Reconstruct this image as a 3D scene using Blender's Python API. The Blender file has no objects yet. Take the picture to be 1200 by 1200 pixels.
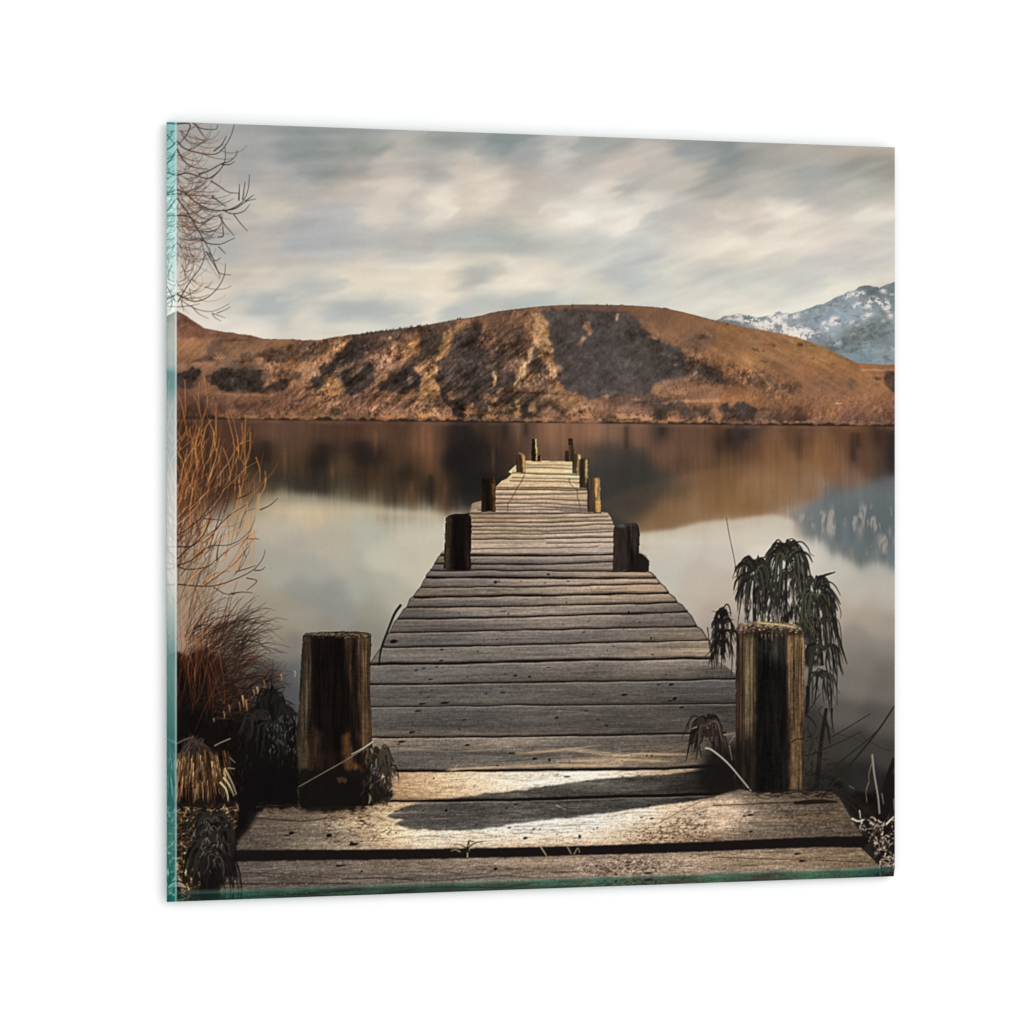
# A square glass wall picture (a printed jetty landscape behind polished glass) mounted on a white wall.
import bpy, math
import numpy as np

# ------------------------------------------------------------------ camera, world, lamps, exposure
scene = bpy.context.scene
COL = scene.collection
CAM_Z = 1.5
F_PX = 3334.0                       # focal length in pixels of the 1200 px photograph
cam_d = bpy.data.cameras.new('camera')
cam_d.sensor_width = 36.0
cam_d.lens = F_PX / 1200.0 * 36.0
cam_d.clip_start = 0.05
cam_d.clip_end = 100
cam = bpy.data.objects.new('camera', cam_d)
cam.location = (0, 0, CAM_Z)
cam.rotation_euler = (math.radians(90), 0, 0)
COL.objects.link(cam)
scene.camera = cam

world = bpy.data.worlds.new("World")
scene.world = world
world.use_nodes = True
bg = world.node_tree.nodes['Background']
bg.inputs['Color'].default_value = (1, 1, 1, 1)      # a white photographer's tent all round
bg.inputs['Strength'].default_value = 1.0

S = 0.30                            # side of the picture, metres
TH = math.radians(14.9)             # the wall is turned this far from the camera's view
T = 0.003                           # glass thickness
CD = 0.0012                         # depth of the bevels
Y0 = 14.17 * S * math.sin(TH)
X0 = -0.4415 * S
D = np.array([math.cos(TH), math.sin(TH), 0.0])      # along the wall, to the right
N = np.array([-math.sin(TH), math.cos(TH), 0.0])     # into the wall
UP = np.array([0, 0, 1.0])
P0 = np.array([X0, Y0, CAM_Z - S / 2 + 0.0])         # front lower left corner

def world_pt(u, v, d=0.0):
    """u to the right along the picture, v up, d into the wall (metres)."""
    u = np.asarray(u, float)[..., None]; v = np.asarray(v, float)[..., None]; d = np.asarray(d, float)[..., None]
    return P0 + u * D + v * UP + d * N

def to_px(P):
    return 600 + F_PX * P[..., 0] / P[..., 1], 600 - F_PX * (P[..., 2] - CAM_Z) / P[..., 1]

lamp = bpy.data.lights.new('softbox', 'AREA')
lamp.shape = 'RECTANGLE'; lamp.size = 1.4; lamp.size_y = 1.4
lamp.energy = 13.0
lo = bpy.data.objects.new('softbox', lamp)
c = world_pt(S / 2, S / 2)
lpos = c - N * 2.0 + D * 1.3 + UP * 0.9
from mathutils import Vector
lo.location = lpos
lo.rotation_euler = (Vector(c) - Vector(lpos)).to_track_quat('-Z', 'Y').to_euler()
COL.objects.link(lo)

scene.view_settings.view_transform = 'Standard'
scene.view_settings.look = 'None'
scene.view_settings.exposure = 0
scene.view_settings.gamma = 1
scene.view_settings.use_curve_mapping = False
LIGHT_GAIN = 1.16                   # how bright a white card on the wall renders under this light

# ------------------------------------------------------------------ the printed picture, painted procedurally
# Canvas coordinates are the photograph's pixels (x 188..1058, y 132..1066), SS samples per pixel.
SS = 2
CX0, CY0, CX1, CY1 = 188, 132, 1058, 1066
CW, CH = (CX1 - CX0) * SS, (CY1 - CY0) * SS
XX = (CX0 + (np.arange(CW) + .5) / SS).astype(np.float32)[None, :]
YY = (CY0 + (np.arange(CH) + .5) / SS).astype(np.float32)[:, None]
img = np.zeros((CH, CW, 3), np.float32)
labm = np.zeros((CH, CW), np.uint8)
LABELS = [('printed_sky', None), ('printed_mountain', None), ('printed_hillside', None), ('printed_lake', None),
          ('printed_jetty', None), ('printed_tree', 'bare twigs at the top left'), ('printed_shrub', 'orange bare willow shrub'),
          ('printed_grass', 'brown grass tuft and dark undergrowth'), ('printed_plant', 'dark drooping plant behind the post'),
          ('printed_plant', 'small dark plants and dry leaves')]
L_SKY, L_MTN, L_HILL, L_LAKE, L_JETTY, L_TREE, L_SHRUB, L_GRASS, L_PLANT, L_PLANT2 = range(10)

def _taps(n, g, off):
    pos = (np.arange(n) + .5) / SS / g + off
    k = np.floor(pos).astype(int); f = (pos - k).astype(np.float32)
    w_ = ((1 - f) ** 3 / 6, (3 * f ** 3 - 6 * f ** 2 + 4) / 6, (-3 * f ** 3 + 3 * f ** 2 + 3 * f + 1) / 6, f ** 3 / 6)
    return k, w_, k.max() + 4

def noise(seed, sx, sy, octv=4, rough=.55, win=None):
    """fractal value noise about 0 over the canvas, or over a window (rows, cols) in samples."""
    h, w = win or (CH, CW)
    rng = np.random.default_rng(seed)
    out = np.zeros((h, w), np.float32); a = 1.; tot = 0.
    for o in range(octv):
        gx, gy = max(sx / 2 ** o, .5), max(sy / 2 ** o, .5)
        kx, wx_, nx = _taps(w, gx, rng.random()); ky, wy_, ny = _taps(h, gy, rng.random())
        g = rng.standard_normal((ny, nx), dtype=np.float32) * np.float32(2.2 * a)
        gr = sum(wy_[i][:, None] * g[ky + i] for i in range(4))
        for i in range(4): out += wx_[i][None, :] * gr[:, kx + i]
        tot += a * a; a *= rough
    out /= math.sqrt(tot)
    return out

def bbox(m, pad=0):
    """window of the non-zero part of a mask."""
    r = np.flatnonzero(m.any(1)); c_ = np.flatnonzero(m.any(0))
    if len(r) == 0: return None
    return (max(0, r[0] - pad), min(CH, r[-1] + 1 + pad), max(0, c_[0] - pad), min(CW, c_[-1] + 1 + pad))

def blur(m, r, ry=None):
    """three box blurs, radius in px."""
    ry = r if ry is None else ry
    if m.ndim == 2 and m.shape == (CH, CW):
        bb = bbox(m, int(3 * max(r, ry) * SS) + 8)
        if bb is None: return m
        a, b, c0, d = bb
        if (b - a) * (d - c0) < .6 * CH * CW:
            o = np.zeros_like(m); o[a:b, c0:d] = blur(m[a:b, c0:d], r, ry); return o
    for ax, rr in ((1, r), (0, ry)):
        k = int(round(rr * SS))
        if k < 1: continue
        for _ in range(3):
            pad = [(0, 0)] * m.ndim; pad[ax] = (k + 1, k)
            c = np.cumsum(np.pad(m, pad, mode='edge'), axis=ax, dtype=np.float64)
            n = m.shape[ax]
            hi = np.take(c, np.arange(2 * k + 1, 2 * k + 1 + n), axis=ax); lo = np.take(c, np.arange(0, n), axis=ax)
            m = ((hi - lo) / (2 * k + 1)).astype(np.float32)
    return m

def poly(pts):
    """mask of a polygon, anti-aliased only by the supersampling."""
    p = np.asarray(pts, float)
    x = (p[:, 0] - CX0) * SS; y = (p[:, 1] - CY0) * SS
    m = np.zeros((CH, CW), np.float32)
    for j in range(max(0, int(y.min())), min(CH, int(y.max()) + 2)):
        yc = j + .5; xs = []
        for i in range(len(x)):
            a, b = i, (i + 1) % len(x)
            if (y[a] <= yc) != (y[b] <= yc):
                xs.append(x[a] + (yc - y[a]) / (y[b] - y[a]) * (x[b] - x[a]))
        xs.sort()
        for q in range(0, len(xs) - 1, 2):
            s, e = max(0, int(round(xs[q]))), min(CW, int(round(xs[q + 1])))
            if e > s: m[j, s:e] = 1
    return m

_IY, _IX = np.arange(CH)[:, None], np.arange(CW)[None, :]
def rough_edge(m, amp, sc, seed, octv=4):
    bb = bbox(m, int(4 * amp * SS) + 4)
    if bb is None: return m
    a, b, c0, d = bb; h, w = b - a, d - c0
    dx = noise(seed, sc, sc, octv, .65, (h, w)) * amp * SS; dy = noise(seed + 1, sc, sc, octv, .65, (h, w)) * amp * SS
    o = np.zeros_like(m)
    o[a:b, c0:d] = m[np.clip(_IY[a:b] + dy.astype(int), 0, CH - 1), np.clip(_IX[:, c0:d] + dx.astype(int), 0, CW - 1)]
    return o

def tl(ox, oy, pts, s=220 / 1200.):
    return [(ox + a * s, oy + b * s) for a, b in pts]

def field(samples, sig=12., big=34., ax=1., slope=0.):
    """smooth colour field through scattered colour samples."""
    st = 4
    gx = np.arange(CX0, CX1 + st, st, dtype=float); gy = np.arange(CY0, CY1 + st, st, dtype=float)
    GX, GY = np.meshgrid(gx, gy)
    num = np.zeros(GX.shape + (3,)); den = np.zeros(GX.shape)
    for s_ in samples:
        x, y, cr, cg, cb = s_[:5]
        d2 = ((GX - x) / ax) ** 2 + (GY - y - slope * (GX - x)) ** 2
        k = s_[5] if len(s_) > 5 else 1.
        w_ = np.exp(-d2 / (2 * (sig * k) ** 2)) + .003 * np.exp(-d2 / (2 * big ** 2)) + 1e-6 / (1 + (d2 / 900) ** 2)
        num += w_[..., None] * np.array([cr, cg, cb]); den += w_
    g = (num / den[..., None]).astype(np.float32)
    fx = (XX[0] - CX0) / st; fy = (YY[:, 0] - CY0) / st
    ix, iy = fx.astype(int), fy.astype(int); tx = (fx - ix)[None, :, None]; ty = (fy - iy)[:, None, None]
    a = g[iy][:, ix]; b_ = g[iy][:, ix + 1]; c_ = g[iy + 1][:, ix]; d_ = g[iy + 1][:, ix + 1]
    return (a * (1 - tx) + b_ * tx) * (1 - ty) + (c_ * (1 - tx) + d_ * tx) * ty

def comp(col, a, label=None, thr=.5):
    """lay a colour (array or triple) over the picture with coverage a."""
    bb = bbox(a)
    if bb is None: return
    y0_, y1_, x0_, x1_ = bb
    col = np.asarray(col, np.float32)
    if col.ndim == 3: col = np.broadcast_to(col, (CH, CW, 3))[y0_:y1_, x0_:x1_]
    v = img[y0_:y1_, x0_:x1_]; aa = a[y0_:y1_, x0_:x1_]
    v += (col - v) * aa[..., None]
    if label is not None: labm[y0_:y1_, x0_:x1_][aa > thr] = label

def curve(pts, step=.35):
    """Catmull-Rom through pts, evenly sampled; returns points, parameter, length."""
    p = np.asarray(pts, float)
    if len(p) == 2: q = p
    else:
        e = np.vstack([2 * p[0] - p[1], p, 2 * p[-1] - p[-2]]); t = np.linspace(0, 1, 7)[:-1, None]; q = []
        for i in range(1, len(e) - 2):
            a, b, c_, d = e[i - 1], e[i], e[i + 1], e[i + 2]
            q.append(.5 * (2 * b + (c_ - a) * t + (2 * a - 5 * b + 4 * c_ - d) * t ** 2 + (3 * b - a - 3 * c_ + d) * t ** 3))
        q = np.vstack(q + [p[-1:]])
    sl = np.hypot(*np.diff(q, axis=0).T); cl = np.r_[0, np.cumsum(sl)]
    n = max(3, int(cl[-1] / step))
    s_ = np.linspace(0, cl[-1], n)
    return np.stack([np.interp(s_, cl, q[:, 0]), np.interp(s_, cl, q[:, 1])], 1), s_ / max(cl[-1], 1e-6), cl[-1]

def strokes(items, col, alpha=1., label=None, soft=1.0, thr=.5, prof='taper'):
    """items: list of (pts, w0, w1) widths in px; all laid in one colour."""
    px_, py_, wt = [], [], []
    for pts, w0, w1 in items:
        q, t, ln = curve(pts)
        if prof == 'leaf': wd = w0 * np.clip(np.sin(np.pi * np.clip(t * .86 + .14, 0, 1)) ** .7, 0, 1) + w1
        else: wd = w0 + (w1 - w0) * t
        dx, dy = np.gradient(q[:, 0]), np.gradient(q[:, 1]); l = np.hypot(dx, dy) + 1e-9
        nx, ny = -dy / l, dx / l
        kmax = int(np.ceil(wd.max() / 2 / .35 - .5))
        for k in range(-kmax, kmax + 1):
            off = k * .35
            cov = np.clip(np.minimum(off + .175, wd / 2) - np.maximum(off - .175, -wd / 2), 0, .35) / .35 * .49
            s_ = cov > 0
            px_.append(q[s_, 0] + nx[s_] * off); py_.append(q[s_, 1] + ny[s_] * off); wt.append(cov[s_])
    if not px_: return
    x = (np.concatenate(px_) - CX0) * SS - .5; y = (np.concatenate(py_) - CY0) * SS - .5; w_ = np.concatenate(wt)
    ok = (x > 1) & (x < CW - 3) & (y > 1) & (y < CH - 3); x, y, w_ = x[ok], y[ok], w_[ok]
    if len(x) == 0: return
    ix, iy = x.astype(int), y.astype(int); fx, fy = x - ix, y - iy
    x0_, y0_ = ix.min(), iy.min(); w2, h2 = ix.max() - x0_ + 2, iy.max() - y0_ + 2
    acc = np.zeros(w2 * h2, np.float32)
    for ddx, ddy, ww in ((0, 0, (1 - fx) * (1 - fy)), (1, 0, fx * (1 - fy)), (0, 1, (1 - fx) * fy), (1, 1, fx * fy)):
        acc += np.bincount((iy + ddy - y0_) * w2 + ix + ddx - x0_, weights=ww * w_, minlength=w2 * h2).astype(np.float32)
    a = np.clip(acc.reshape(h2, w2) * 1.1 * soft, 0, 1) * alpha
    v = img[y0_:y0_ + h2, x0_:x0_ + w2]
    v += (np.asarray(col, np.float32) - v) * a[..., None]
    if label is not None: labm[y0_:y0_ + h2, x0_:x0_ + w2][a > thr * alpha] = label

def jitter(col, rng, d=14):
    k = rng.normal(0, 1); return np.clip(np.array(col) + k * d * np.array([1, .85, .7]) + rng.normal(0, d * .15, 3), 4, 250)

# ---- sky
sky_s = [(215,150,160,160,158),(260,150,163,163,161),(300,160,158,160,158),(345,165,146,152,152),(355,176,145,151,151),(380,160,158,157,152),
(290,185,163,165,163),(340,190,155,158,158),(360,205,152,155,154),(382,210,153,155,152),(300,195,174,172,168),(320,203,178,174,169),(345,225,178,175,170),
(320,240,200,191,176),(332,246,203,194,178),(300,230,190,184,176),(362,230,184,178,172),(370,260,182,182,180),(340,262,186,182,178),(400,250,185,183,180),
(280,250,190,183,173),(355,285,180,182,182),(400,275,182,182,180),(300,280,190,184,176),(260,290,180,180,178),(330,310,195,187,180),(400,300,192,189,184),
(280,320,200,193,180),(300,326,216,206,190),(330,325,214,205,190),(350,335,190,190,184),(370,340,186,188,183),(400,320,214,206,190),(395,345,218,209,193),
(220,345,225,215,200),(250,335,214,204,188),(302,350,186,190,188),(318,355,182,188,187),(405,225,186,178,168),(230,200,175,172,167),(230,250,186,180,172),(240,220,182,178,172),
(230,290,186,182,176),(215,320,205,198,186),
(230,358,222,214,200),(280,352,212,206,192),(330,365,188,190,184),(260,370,226,218,205),(300,382,233,223,207),(350,365,222,215,200),(400,360,180,184,182),(360,390,228,218,202),(390,388,224,217,202),(230,375,225,217,203),
(410,160,155,157,152),(440,170,154,157,151),(455,155,165,163,157),(465,167,188,180,170),(476,158,186,178,168),(500,165,160,160,155),(530,160,157,159,154),(560,165,163,162,156),
(585,168,128,142,145,.9),(602,164,138,147,148),(574,177,134,145,146),(612,175,155,158,156),(420,195,166,163,158),(470,190,189,181,171),(500,185,178,172,165),(540,185,184,178,168),
(550,197,207,195,181),(562,180,192,184,172),(510,205,175,172,168),(600,200,170,165,158),(576,217,218,207,193),(582,208,220,210,196),(562,231,213,201,187),(548,246,207,196,183),
(450,215,200,190,178),(466,220,214,203,189),(410,220,200,188,174),(430,230,190,182,175),(455,247,211,199,185),(515,241,230,221,205),(520,234,232,223,207),(510,252,220,211,195),
(495,230,195,187,178),(540,233,190,183,175),(478,257,188,185,178),(420,280,185,184,180),(460,285,179,180,178),(500,277,190,187,180),(530,270,184,183,178),(570,265,180,181,176),
(590,277,175,179,175),(612,285,180,183,179),(560,287,185,187,182),(600,255,196,190,178),(616,255,206,198,183),(610,237,192,184,174),(480,302,194,193,189),(420,316,219,211,195),
(440,303,203,197,186),(440,326,223,215,197),(480,325,231,222,203),(520,326,237,227,207),(510,345,236,226,208),(540,314,225,216,198),(550,304,212,205,190),(556,321,178,180,177,.7),
(549,331,177,179,175,.7),(535,337,186,187,181,.7),(575,306,206,202,189),(580,320,192,190,181,.7),(600,310,227,222,207),(590,336,235,227,211),(610,331,237,229,213),(430,343,212,207,192),
(430,357,177,182,180),(460,365,178,185,184),(480,349,226,219,203),(440,378,206,205,195),(420,387,226,219,205),(482,372,212,208,196),(510,371,229,220,205),(540,364,177,183,184),
(562,356,179,185,184),(590,357,187,191,188),(560,373,216,211,199),(530,350,222,214,199),
(620,165,150,155,155),(615,182,168,166,162),(650,165,180,177,172),(660,160,187,183,177),(655,190,197,194,188),(640,203,185,180,174),(620,215,201,189,177),(628,226,197,187,177),
(690,165,159,164,161),(720,165,168,169,164),(685,190,175,173,167),(700,200,195,189,181),(730,195,206,195,185),(750,185,199,191,183),(780,180,193,188,181),(800,165,165,165,160),
(820,175,146,153,156),(825,192,165,165,160),(812,205,192,186,176),(790,210,188,183,174),(770,216,186,182,176),(740,221,179,179,172),(720,208,201,195,187),(700,221,224,214,200),
(690,235,223,214,201),(670,235,214,206,195),(655,223,205,197,188),(630,237,200,194,185),(620,250,216,209,195),(645,245,227,218,204),(680,250,240,231,220),(700,255,226,218,204),
(735,254,234,226,214),(729,266,242,233,222),(752,240,229,219,207),(764,233,215,207,197),(650,270,229,222,207),(620,269,200,196,184),(615,285,173,177,173),(640,281,178,181,177),
(645,292,188,190,188),(662,285,206,203,193),(680,287,205,205,198),(700,290,200,200,194),(740,290,195,195,190),(770,265,200,200,195),(800,270,206,199,189),(820,260,200,194,186),
(795,250,188,186,181),(825,285,224,214,202),(800,290,205,201,192),(760,310,189,189,187),(720,315,195,197,193),(700,310,203,202,195),(670,300,200,200,193),(620,308,212,208,195),
(625,326,238,228,212),(640,314,229,221,206),(650,330,210,208,196),(662,335,232,224,210),(690,325,216,214,201),(710,346,224,220,202),(740,330,199,201,198),(780,322,213,209,197),
(800,312,213,207,195),(780,340,210,208,195),(820,326,204,202,194),(815,346,221,214,199),(640,348,188,193,188),(622,352,188,195,192),(680,354,200,202,196),(720,356,217,213,201),
(760,355,205,206,198),(800,357,217,213,203),(820,364,222,218,207),
(840,175,133,141,142),(851,186,130,139,140),(866,186,150,153,150),(880,170,173,169,161),(840,200,150,155,150),(852,212,154,156,153),(845,222,160,160,155),(880,200,176,173,166),
(905,190,165,163,157),(930,200,164,164,158),(950,180,172,168,160),(1000,180,177,169,159),(1035,175,181,177,164),(1000,200,154,152,144),(1030,194,148,146,138),(1045,207,158,155,148),
(950,215,171,171,166),(920,220,180,177,170),(900,215,184,180,170),(980,215,174,170,164),(1010,225,186,185,175),(960,230,177,173,167),(1040,225,182,180,170),(870,230,188,182,173),
(860,242,206,198,185),(900,246,229,219,204),(915,249,238,229,214),(940,252,228,218,204),(970,245,200,194,184),(1000,238,195,191,181),(1045,238,205,194,184),(1020,251,232,223,209),
(1045,253,231,222,208),(980,262,214,205,192),(850,255,205,196,186),(850,270,205,196,186),(885,270,207,198,188),(920,268,222,213,200),(950,270,209,202,190),(960,279,228,218,202),
(900,290,231,222,207),(840,285,233,224,209),(860,283,236,228,210),(870,300,226,216,200),(852,305,208,203,192),(930,286,227,218,203),(1000,270,215,208,196),(1040,270,210,203,192),
(990,290,208,200,192),(1040,300,204,200,192),(960,310,204,201,195),(920,310,212,205,192),(1000,315,208,204,197),(1040,322,213,209,197),(900,322,204,202,192),(950,330,203,202,195),
(860,330,195,196,188),(838,325,201,201,194),(842,347,226,222,210),(900,342,216,213,201),(930,347,209,208,198),(990,333,227,222,207),(960,350,224,219,207),(880,362,233,227,213),(940,360,228,223,210)]
F = field(sky_s, 8., 30., 1.7, -.14)
# drifting streaks of cloud (finer than the samples)
wx = noise(11, 70, 30, 4); wy = noise(12, 60, 26, 4)
jx = np.clip(_IX + (wx * 5).astype(int), 0, CW - 1); jy = np.clip(_IY + (wy * 4).astype(int), 0, CH - 1)
F = F[jy, jx]
F = blur(F, 1.0)
F = F + (noise(13, 34, 12, 4, .6) * 2.4)[..., None] * np.array([1, .95, .85]) + (noise(14, 90, 40, 2) * 1.5)[..., None] * np.array([1, .2, -.4])
_cool = np.clip(F[..., 2] - F[..., 0], 0, 30)
F[..., 2] -= _cool * .35; F[..., 0] += _cool * .2
img[:] = F

def wisp(pts, w_, c_, a, seed=0):
    """a soft feathered streak of cloud."""
    acc = np.zeros((CH, CW), np.float32); q, t, ln = curve(pts, .8)
    x0, x1 = q[:, 0].min() - 2.5 * w_, q[:, 0].max() + 2.5 * w_; y0, y1 = q[:, 1].min() - 2.5 * w_, q[:, 1].max() + 2.5 * w_
    r0, r1_ = max(0, int((y0 - CY0) * SS)), min(CH, int((y1 - CY0) * SS)); c0, c1 = max(0, int((x0 - CX0) * SS)), min(CW, int((x1 - CX0) * SS))
    X, Y = XX[:, c0:c1], YY[r0:r1_]; best = np.full((r1_ - r0, c1 - c0), 1e9, np.float32)
    for (a_, b_), tt in zip(q[::3], t[::3]):
        ww = w_ * (.35 + .65 * math.sin(math.pi * min(max(tt, .02), .98)))
        best = np.minimum(best, ((X - a_) ** 2 + (Y - b_) ** 2) / ww ** 2)
    acc[r0:r1_, c0:c1] = np.exp(-best * .8)
    comp(c_, acc * a * np.clip(.8 + .3 * wn, 0, 1.3))
wn = noise(15, 22, 8, 4, .6)
for o, pts, w_, c_, a in [(0,[(0,480),(60,455),(200,470)],6,(196,186,174),.5)]: pass
A_, B_, C_, D_ = (190,135), (400,135), (610,135), (835,135)
for (ox, oy), pts, w_, c_, a in [
 (B_,[(330,100),(360,170),(340,260),(310,330)],7,(190,180,170),.6),(B_,[(150,440),(280,430),(400,420),(520,430)],6,(212,200,187),.6),(B_,[(260,480),(340,450),(470,450)],8,(218,207,193),.6),
 (B_,[(400,480),(370,560),(300,660)],7,(216,204,190),.6),(B_,[(540,530),(620,530),(700,540),(680,600),(640,650)],8,(232,223,208),.7),(B_,[(600,520),(640,580),(650,660)],5,(230,222,206),.5),
 (B_,[(790,600),(870,560),(950,490),(1000,420)],8,(226,214,201),.75),(B_,[(960,400),(1010,440),(990,500),(920,560)],5,(222,211,197),.5),(B_,[(720,380),(790,290),(850,250),(880,320)],7,(206,195,182),.55),
 (B_,[(930,150),(980,190),(1020,220),(1100,200)],7,(128,140,144),.5),(B_,[(0,480),(100,470),(200,490)],6,(202,190,177),.5),(B_,[(450,180),(600,170),(780,180)],6,(162,162,156),.5),
 (B_,[(20,310),(140,300),(280,310)],7,(168,165,160),.5),(B_,[(640,760),(800,730),(1000,710),(1150,720)],9,(178,181,176),.5),(B_,[(0,960),(200,960),(300,990)],6,(216,208,192),.5),
 (B_,[(300,990),(500,1010),(700,1020),(800,1010)],6,(226,216,199),.6),(B_,[(720,900),(860,900),(1000,910),(1080,930)],5,(218,213,198),.6),(B_,[(1060,900),(1120,980),(1080,1040),(960,1080),(880,1120)],7,(232,226,212),.6),
 (B_,[(830,980),(900,1000),(880,1060),(760,1080)],7,(182,185,182),.6),(B_,[(910,980),(970,960),(1040,990)],4,(190,190,180),.5),(B_,[(30,1120),(300,1110),(500,1150),(700,1150)],8,(236,226,206),.5),
 (B_,[(770,1130),(900,1130),(1200,1140)],4,(208,206,192),.5),(B_,[(0,1170),(200,1180),(400,1175),(600,1190)],6,(196,198,190),.5),
 (A_,[(560,320),(680,330),(800,350),(900,420),(1000,450)],7,(180,177,172),.5),(A_,[(620,600),(760,610),(800,560)],7,(206,196,180),.5),(A_,[(780,460),(950,470),(1100,500),(1200,470)],7,(190,182,174),.45),
 (A_,[(540,1000),(700,1010),(800,1050),(700,1110),(600,1140)],7,(218,209,193),.55),(A_,[(820,1070),(960,1080),(1100,1070),(1180,1060)],6,(184,187,184),.6),(A_,[(650,1150),(700,1180),(600,1190)],6,(180,184,182),.6),
 (A_,[(800,80),(880,160),(880,220),(800,300)],9,(150,155,154),.5),(A_,[(870,350),(1000,420),(1080,440)],5,(156,157,154),.5),(A_,[(740,1180),(860,1150),(1000,1180),(1150,1150)],5,(220,211,196),.5),
 (C_,[(340,140),(330,230),(260,300),(180,380),(60,430)],8,(200,194,187),.5),(C_,[(240,190),(200,260),(160,330)],6,(200,194,188),.4),(C_,[(380,180),(400,260),(370,300)],6,(166,167,164),.45),
 (C_,[(460,460),(520,430),(590,440),(560,520),(480,540)],6,(224,214,200),.6),(C_,[(100,620),(220,570),(350,590),(480,620)],6,(232,223,209),.55),(C_,[(330,620),(400,630),(480,650)],5,(242,233,222),.6),
 (C_,[(150,640),(240,650),(300,720)],6,(232,225,210),.4),(C_,[(600,750),(660,690),(740,640)],6,(244,236,225),.75),(C_,[(740,520),(820,530),(780,620),(740,660)],7,(228,219,207),.5),
 (C_,[(700,300),(860,240),(980,220)],6,(206,198,188),.5),(C_,[(480,330),(640,320),(800,310)],7,(206,195,185),.45),(C_,[(620,470),(760,450),(900,420)],7,(184,182,174),.45),
 (C_,[(230,970),(380,900),(520,800),(560,760)],7,(198,200,194),.45),(C_,[(480,900),(540,840),(600,790)],4,(212,210,202),.45),(C_,[(960,720),(1040,730),(1160,760)],5,(212,204,192),.5),(C_,[(1010,780),(1100,800),(1190,840)],6,(226,216,203),.55),
 (C_,[(880,1030),(960,1000),(1080,980),(1190,960)],5,(218,214,200),.6),(C_,[(0,1060),(100,1000),(140,1050),(80,1110)],8,(238,228,213),.6),(C_,[(160,1030),(280,1030),(310,1090)],6,(224,217,204),.5),(C_,[(320,1000),(460,990),(540,1060)],6,(214,212,200),.5),
 (C_,[(500,1140),(560,1130),(600,1160)],4,(230,228,214),.5),(C_,[(820,1170),(960,1120),(1100,1110)],5,(216,212,199),.5),(C_,[(1000,370),(1100,340),(1180,320)],7,(196,190,181),.5),(C_,[(1050,220),(1120,240),(1180,200)],7,(152,157,158),.5),
 (D_,[(0,620),(120,640),(300,600),(500,600)],7,(232,223,208),.5),(D_,[(330,590),(430,640),(560,610)],7,(240,231,217),.6),(D_,[(120,640),(300,640),(450,680)],4,(218,209,196),.4),(D_,[(180,740),(290,750),(400,730)],6,(206,197,187),.55),
 (D_,[(500,760),(600,730),(760,720),(1000,730)],4,(214,206,194),.45),(D_,[(0,900),(60,850),(160,800)],7,(238,229,211),.65),(D_,[(40,820),(180,800),(260,870),(400,820),(560,830),(720,810)],5,(234,225,210),.55),
 (D_,[(230,940),(330,890),(400,840)],5,(230,221,206),.5),(D_,[(920,670),(1000,630),(1150,630)],5,(234,225,211),.65),(D_,[(760,690),(900,690),(1100,680)],4,(208,200,188),.45),(D_,[(640,800),(840,780),(1100,790)],5,(222,214,200),.45),
 (D_,[(860,350),(960,330),(1100,330)],7,(150,150,141),.55),(D_,[(600,420),(780,400),(900,380),(1100,300)],6,(172,169,162),.45),(D_,[(780,520),(900,510),(1050,480)],7,(188,188,177),.45),(D_,[(20,200),(100,260),(160,300)],9,(134,142,143),.5),
 (D_,[(160,480),(260,420),(400,420)],7,(186,183,174),.45),(D_,[(60,1060),(200,1050),(420,1040)],5,(204,202,192),.5),(D_,[(600,960),(800,900),(1000,880)],6,(204,200,192),.45),(D_,[(760,1080),(900,1040),(1160,1020)],5,(216,212,202),.5),
 (D_,[(450,1190),(640,1150),(800,1130)],6,(224,219,206),.5)]:
    wisp(tl(ox, oy, pts), w_ * .95, c_, a)


def shear_noise(seed, sx, sy, k, o=4, r=.62):
    n0 = noise(seed, sx, sy, o, r); sh = np.round((XX[0] - CX0) * k * SS).astype(int)
    return n0[(_IY - sh[None, :]) % CH, np.broadcast_to(_IX, (CH, CW))]
_w = np.clip((XX - 500) / 250, 0, 1)
img += ((shear_noise(16, 60, 7, -.35) * _w + shear_noise(17, 60, 8, -.05) * (1 - _w)) * 3.2)[..., None] * np.array([1, .96, .88], np.float32)
_dx = (shear_noise(18, 26, 6, -.25, 3) * 5 * SS).astype(int)
img[:] = img[_IY, np.clip(_IX + _dx, 0, CW - 1)]
img[:] = blur(img, .8)
# ---- snowy mountain
mt = [(838,376),(843,373.6),(848,371),(856,370),(862,368),(868,367),(873,369.5),(879,368.6),(884,371.5),(888,372),(893,371),(899,370.2),(905,368.6),(909,366),(914,364.5),(917,367.8),(921,366.4),(927,367.6),(936,365.2),(950,360.5),(957,357.3),(965,356.2),(978,349),
      (993,343),(1003,338.5),(1008,335.5),(1013,334.5),(1018,334.3),(1023,336),(1027,336),(1031,337),(1038,333.5),(1049,329.6),(1062,326),(1062,440),(838,440)]
m = rough_edge(poly(mt), .45, 4, 21)
base = field([(850,372,110,115,115),(870,372,120,128,130),(900,376,135,142,146),(930,375,140,148,152),(945,370,138,148,152),(960,362,118,128,132),(990,352,124,134,140),(1015,340,98,106,108),(1045,340,108,115,118),
              (1000,358,138,150,156),(970,372,145,158,166),(990,368,140,152,160),(1010,372,140,150,156),(1030,385,112,118,118),(1000,395,100,104,102),(980,392,135,148,154),(955,398,125,130,136),(970,405,105,104,106),(1045,385,130,138,140),(1020,405,150,165,170),
              (990,413,130,142,146),(1045,415,125,134,138),(1010,422,112,130,138),(1025,398,100,105,103),(1000,402,96,100,98),(1035,408,128,136,140)], 9, 26)
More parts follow.
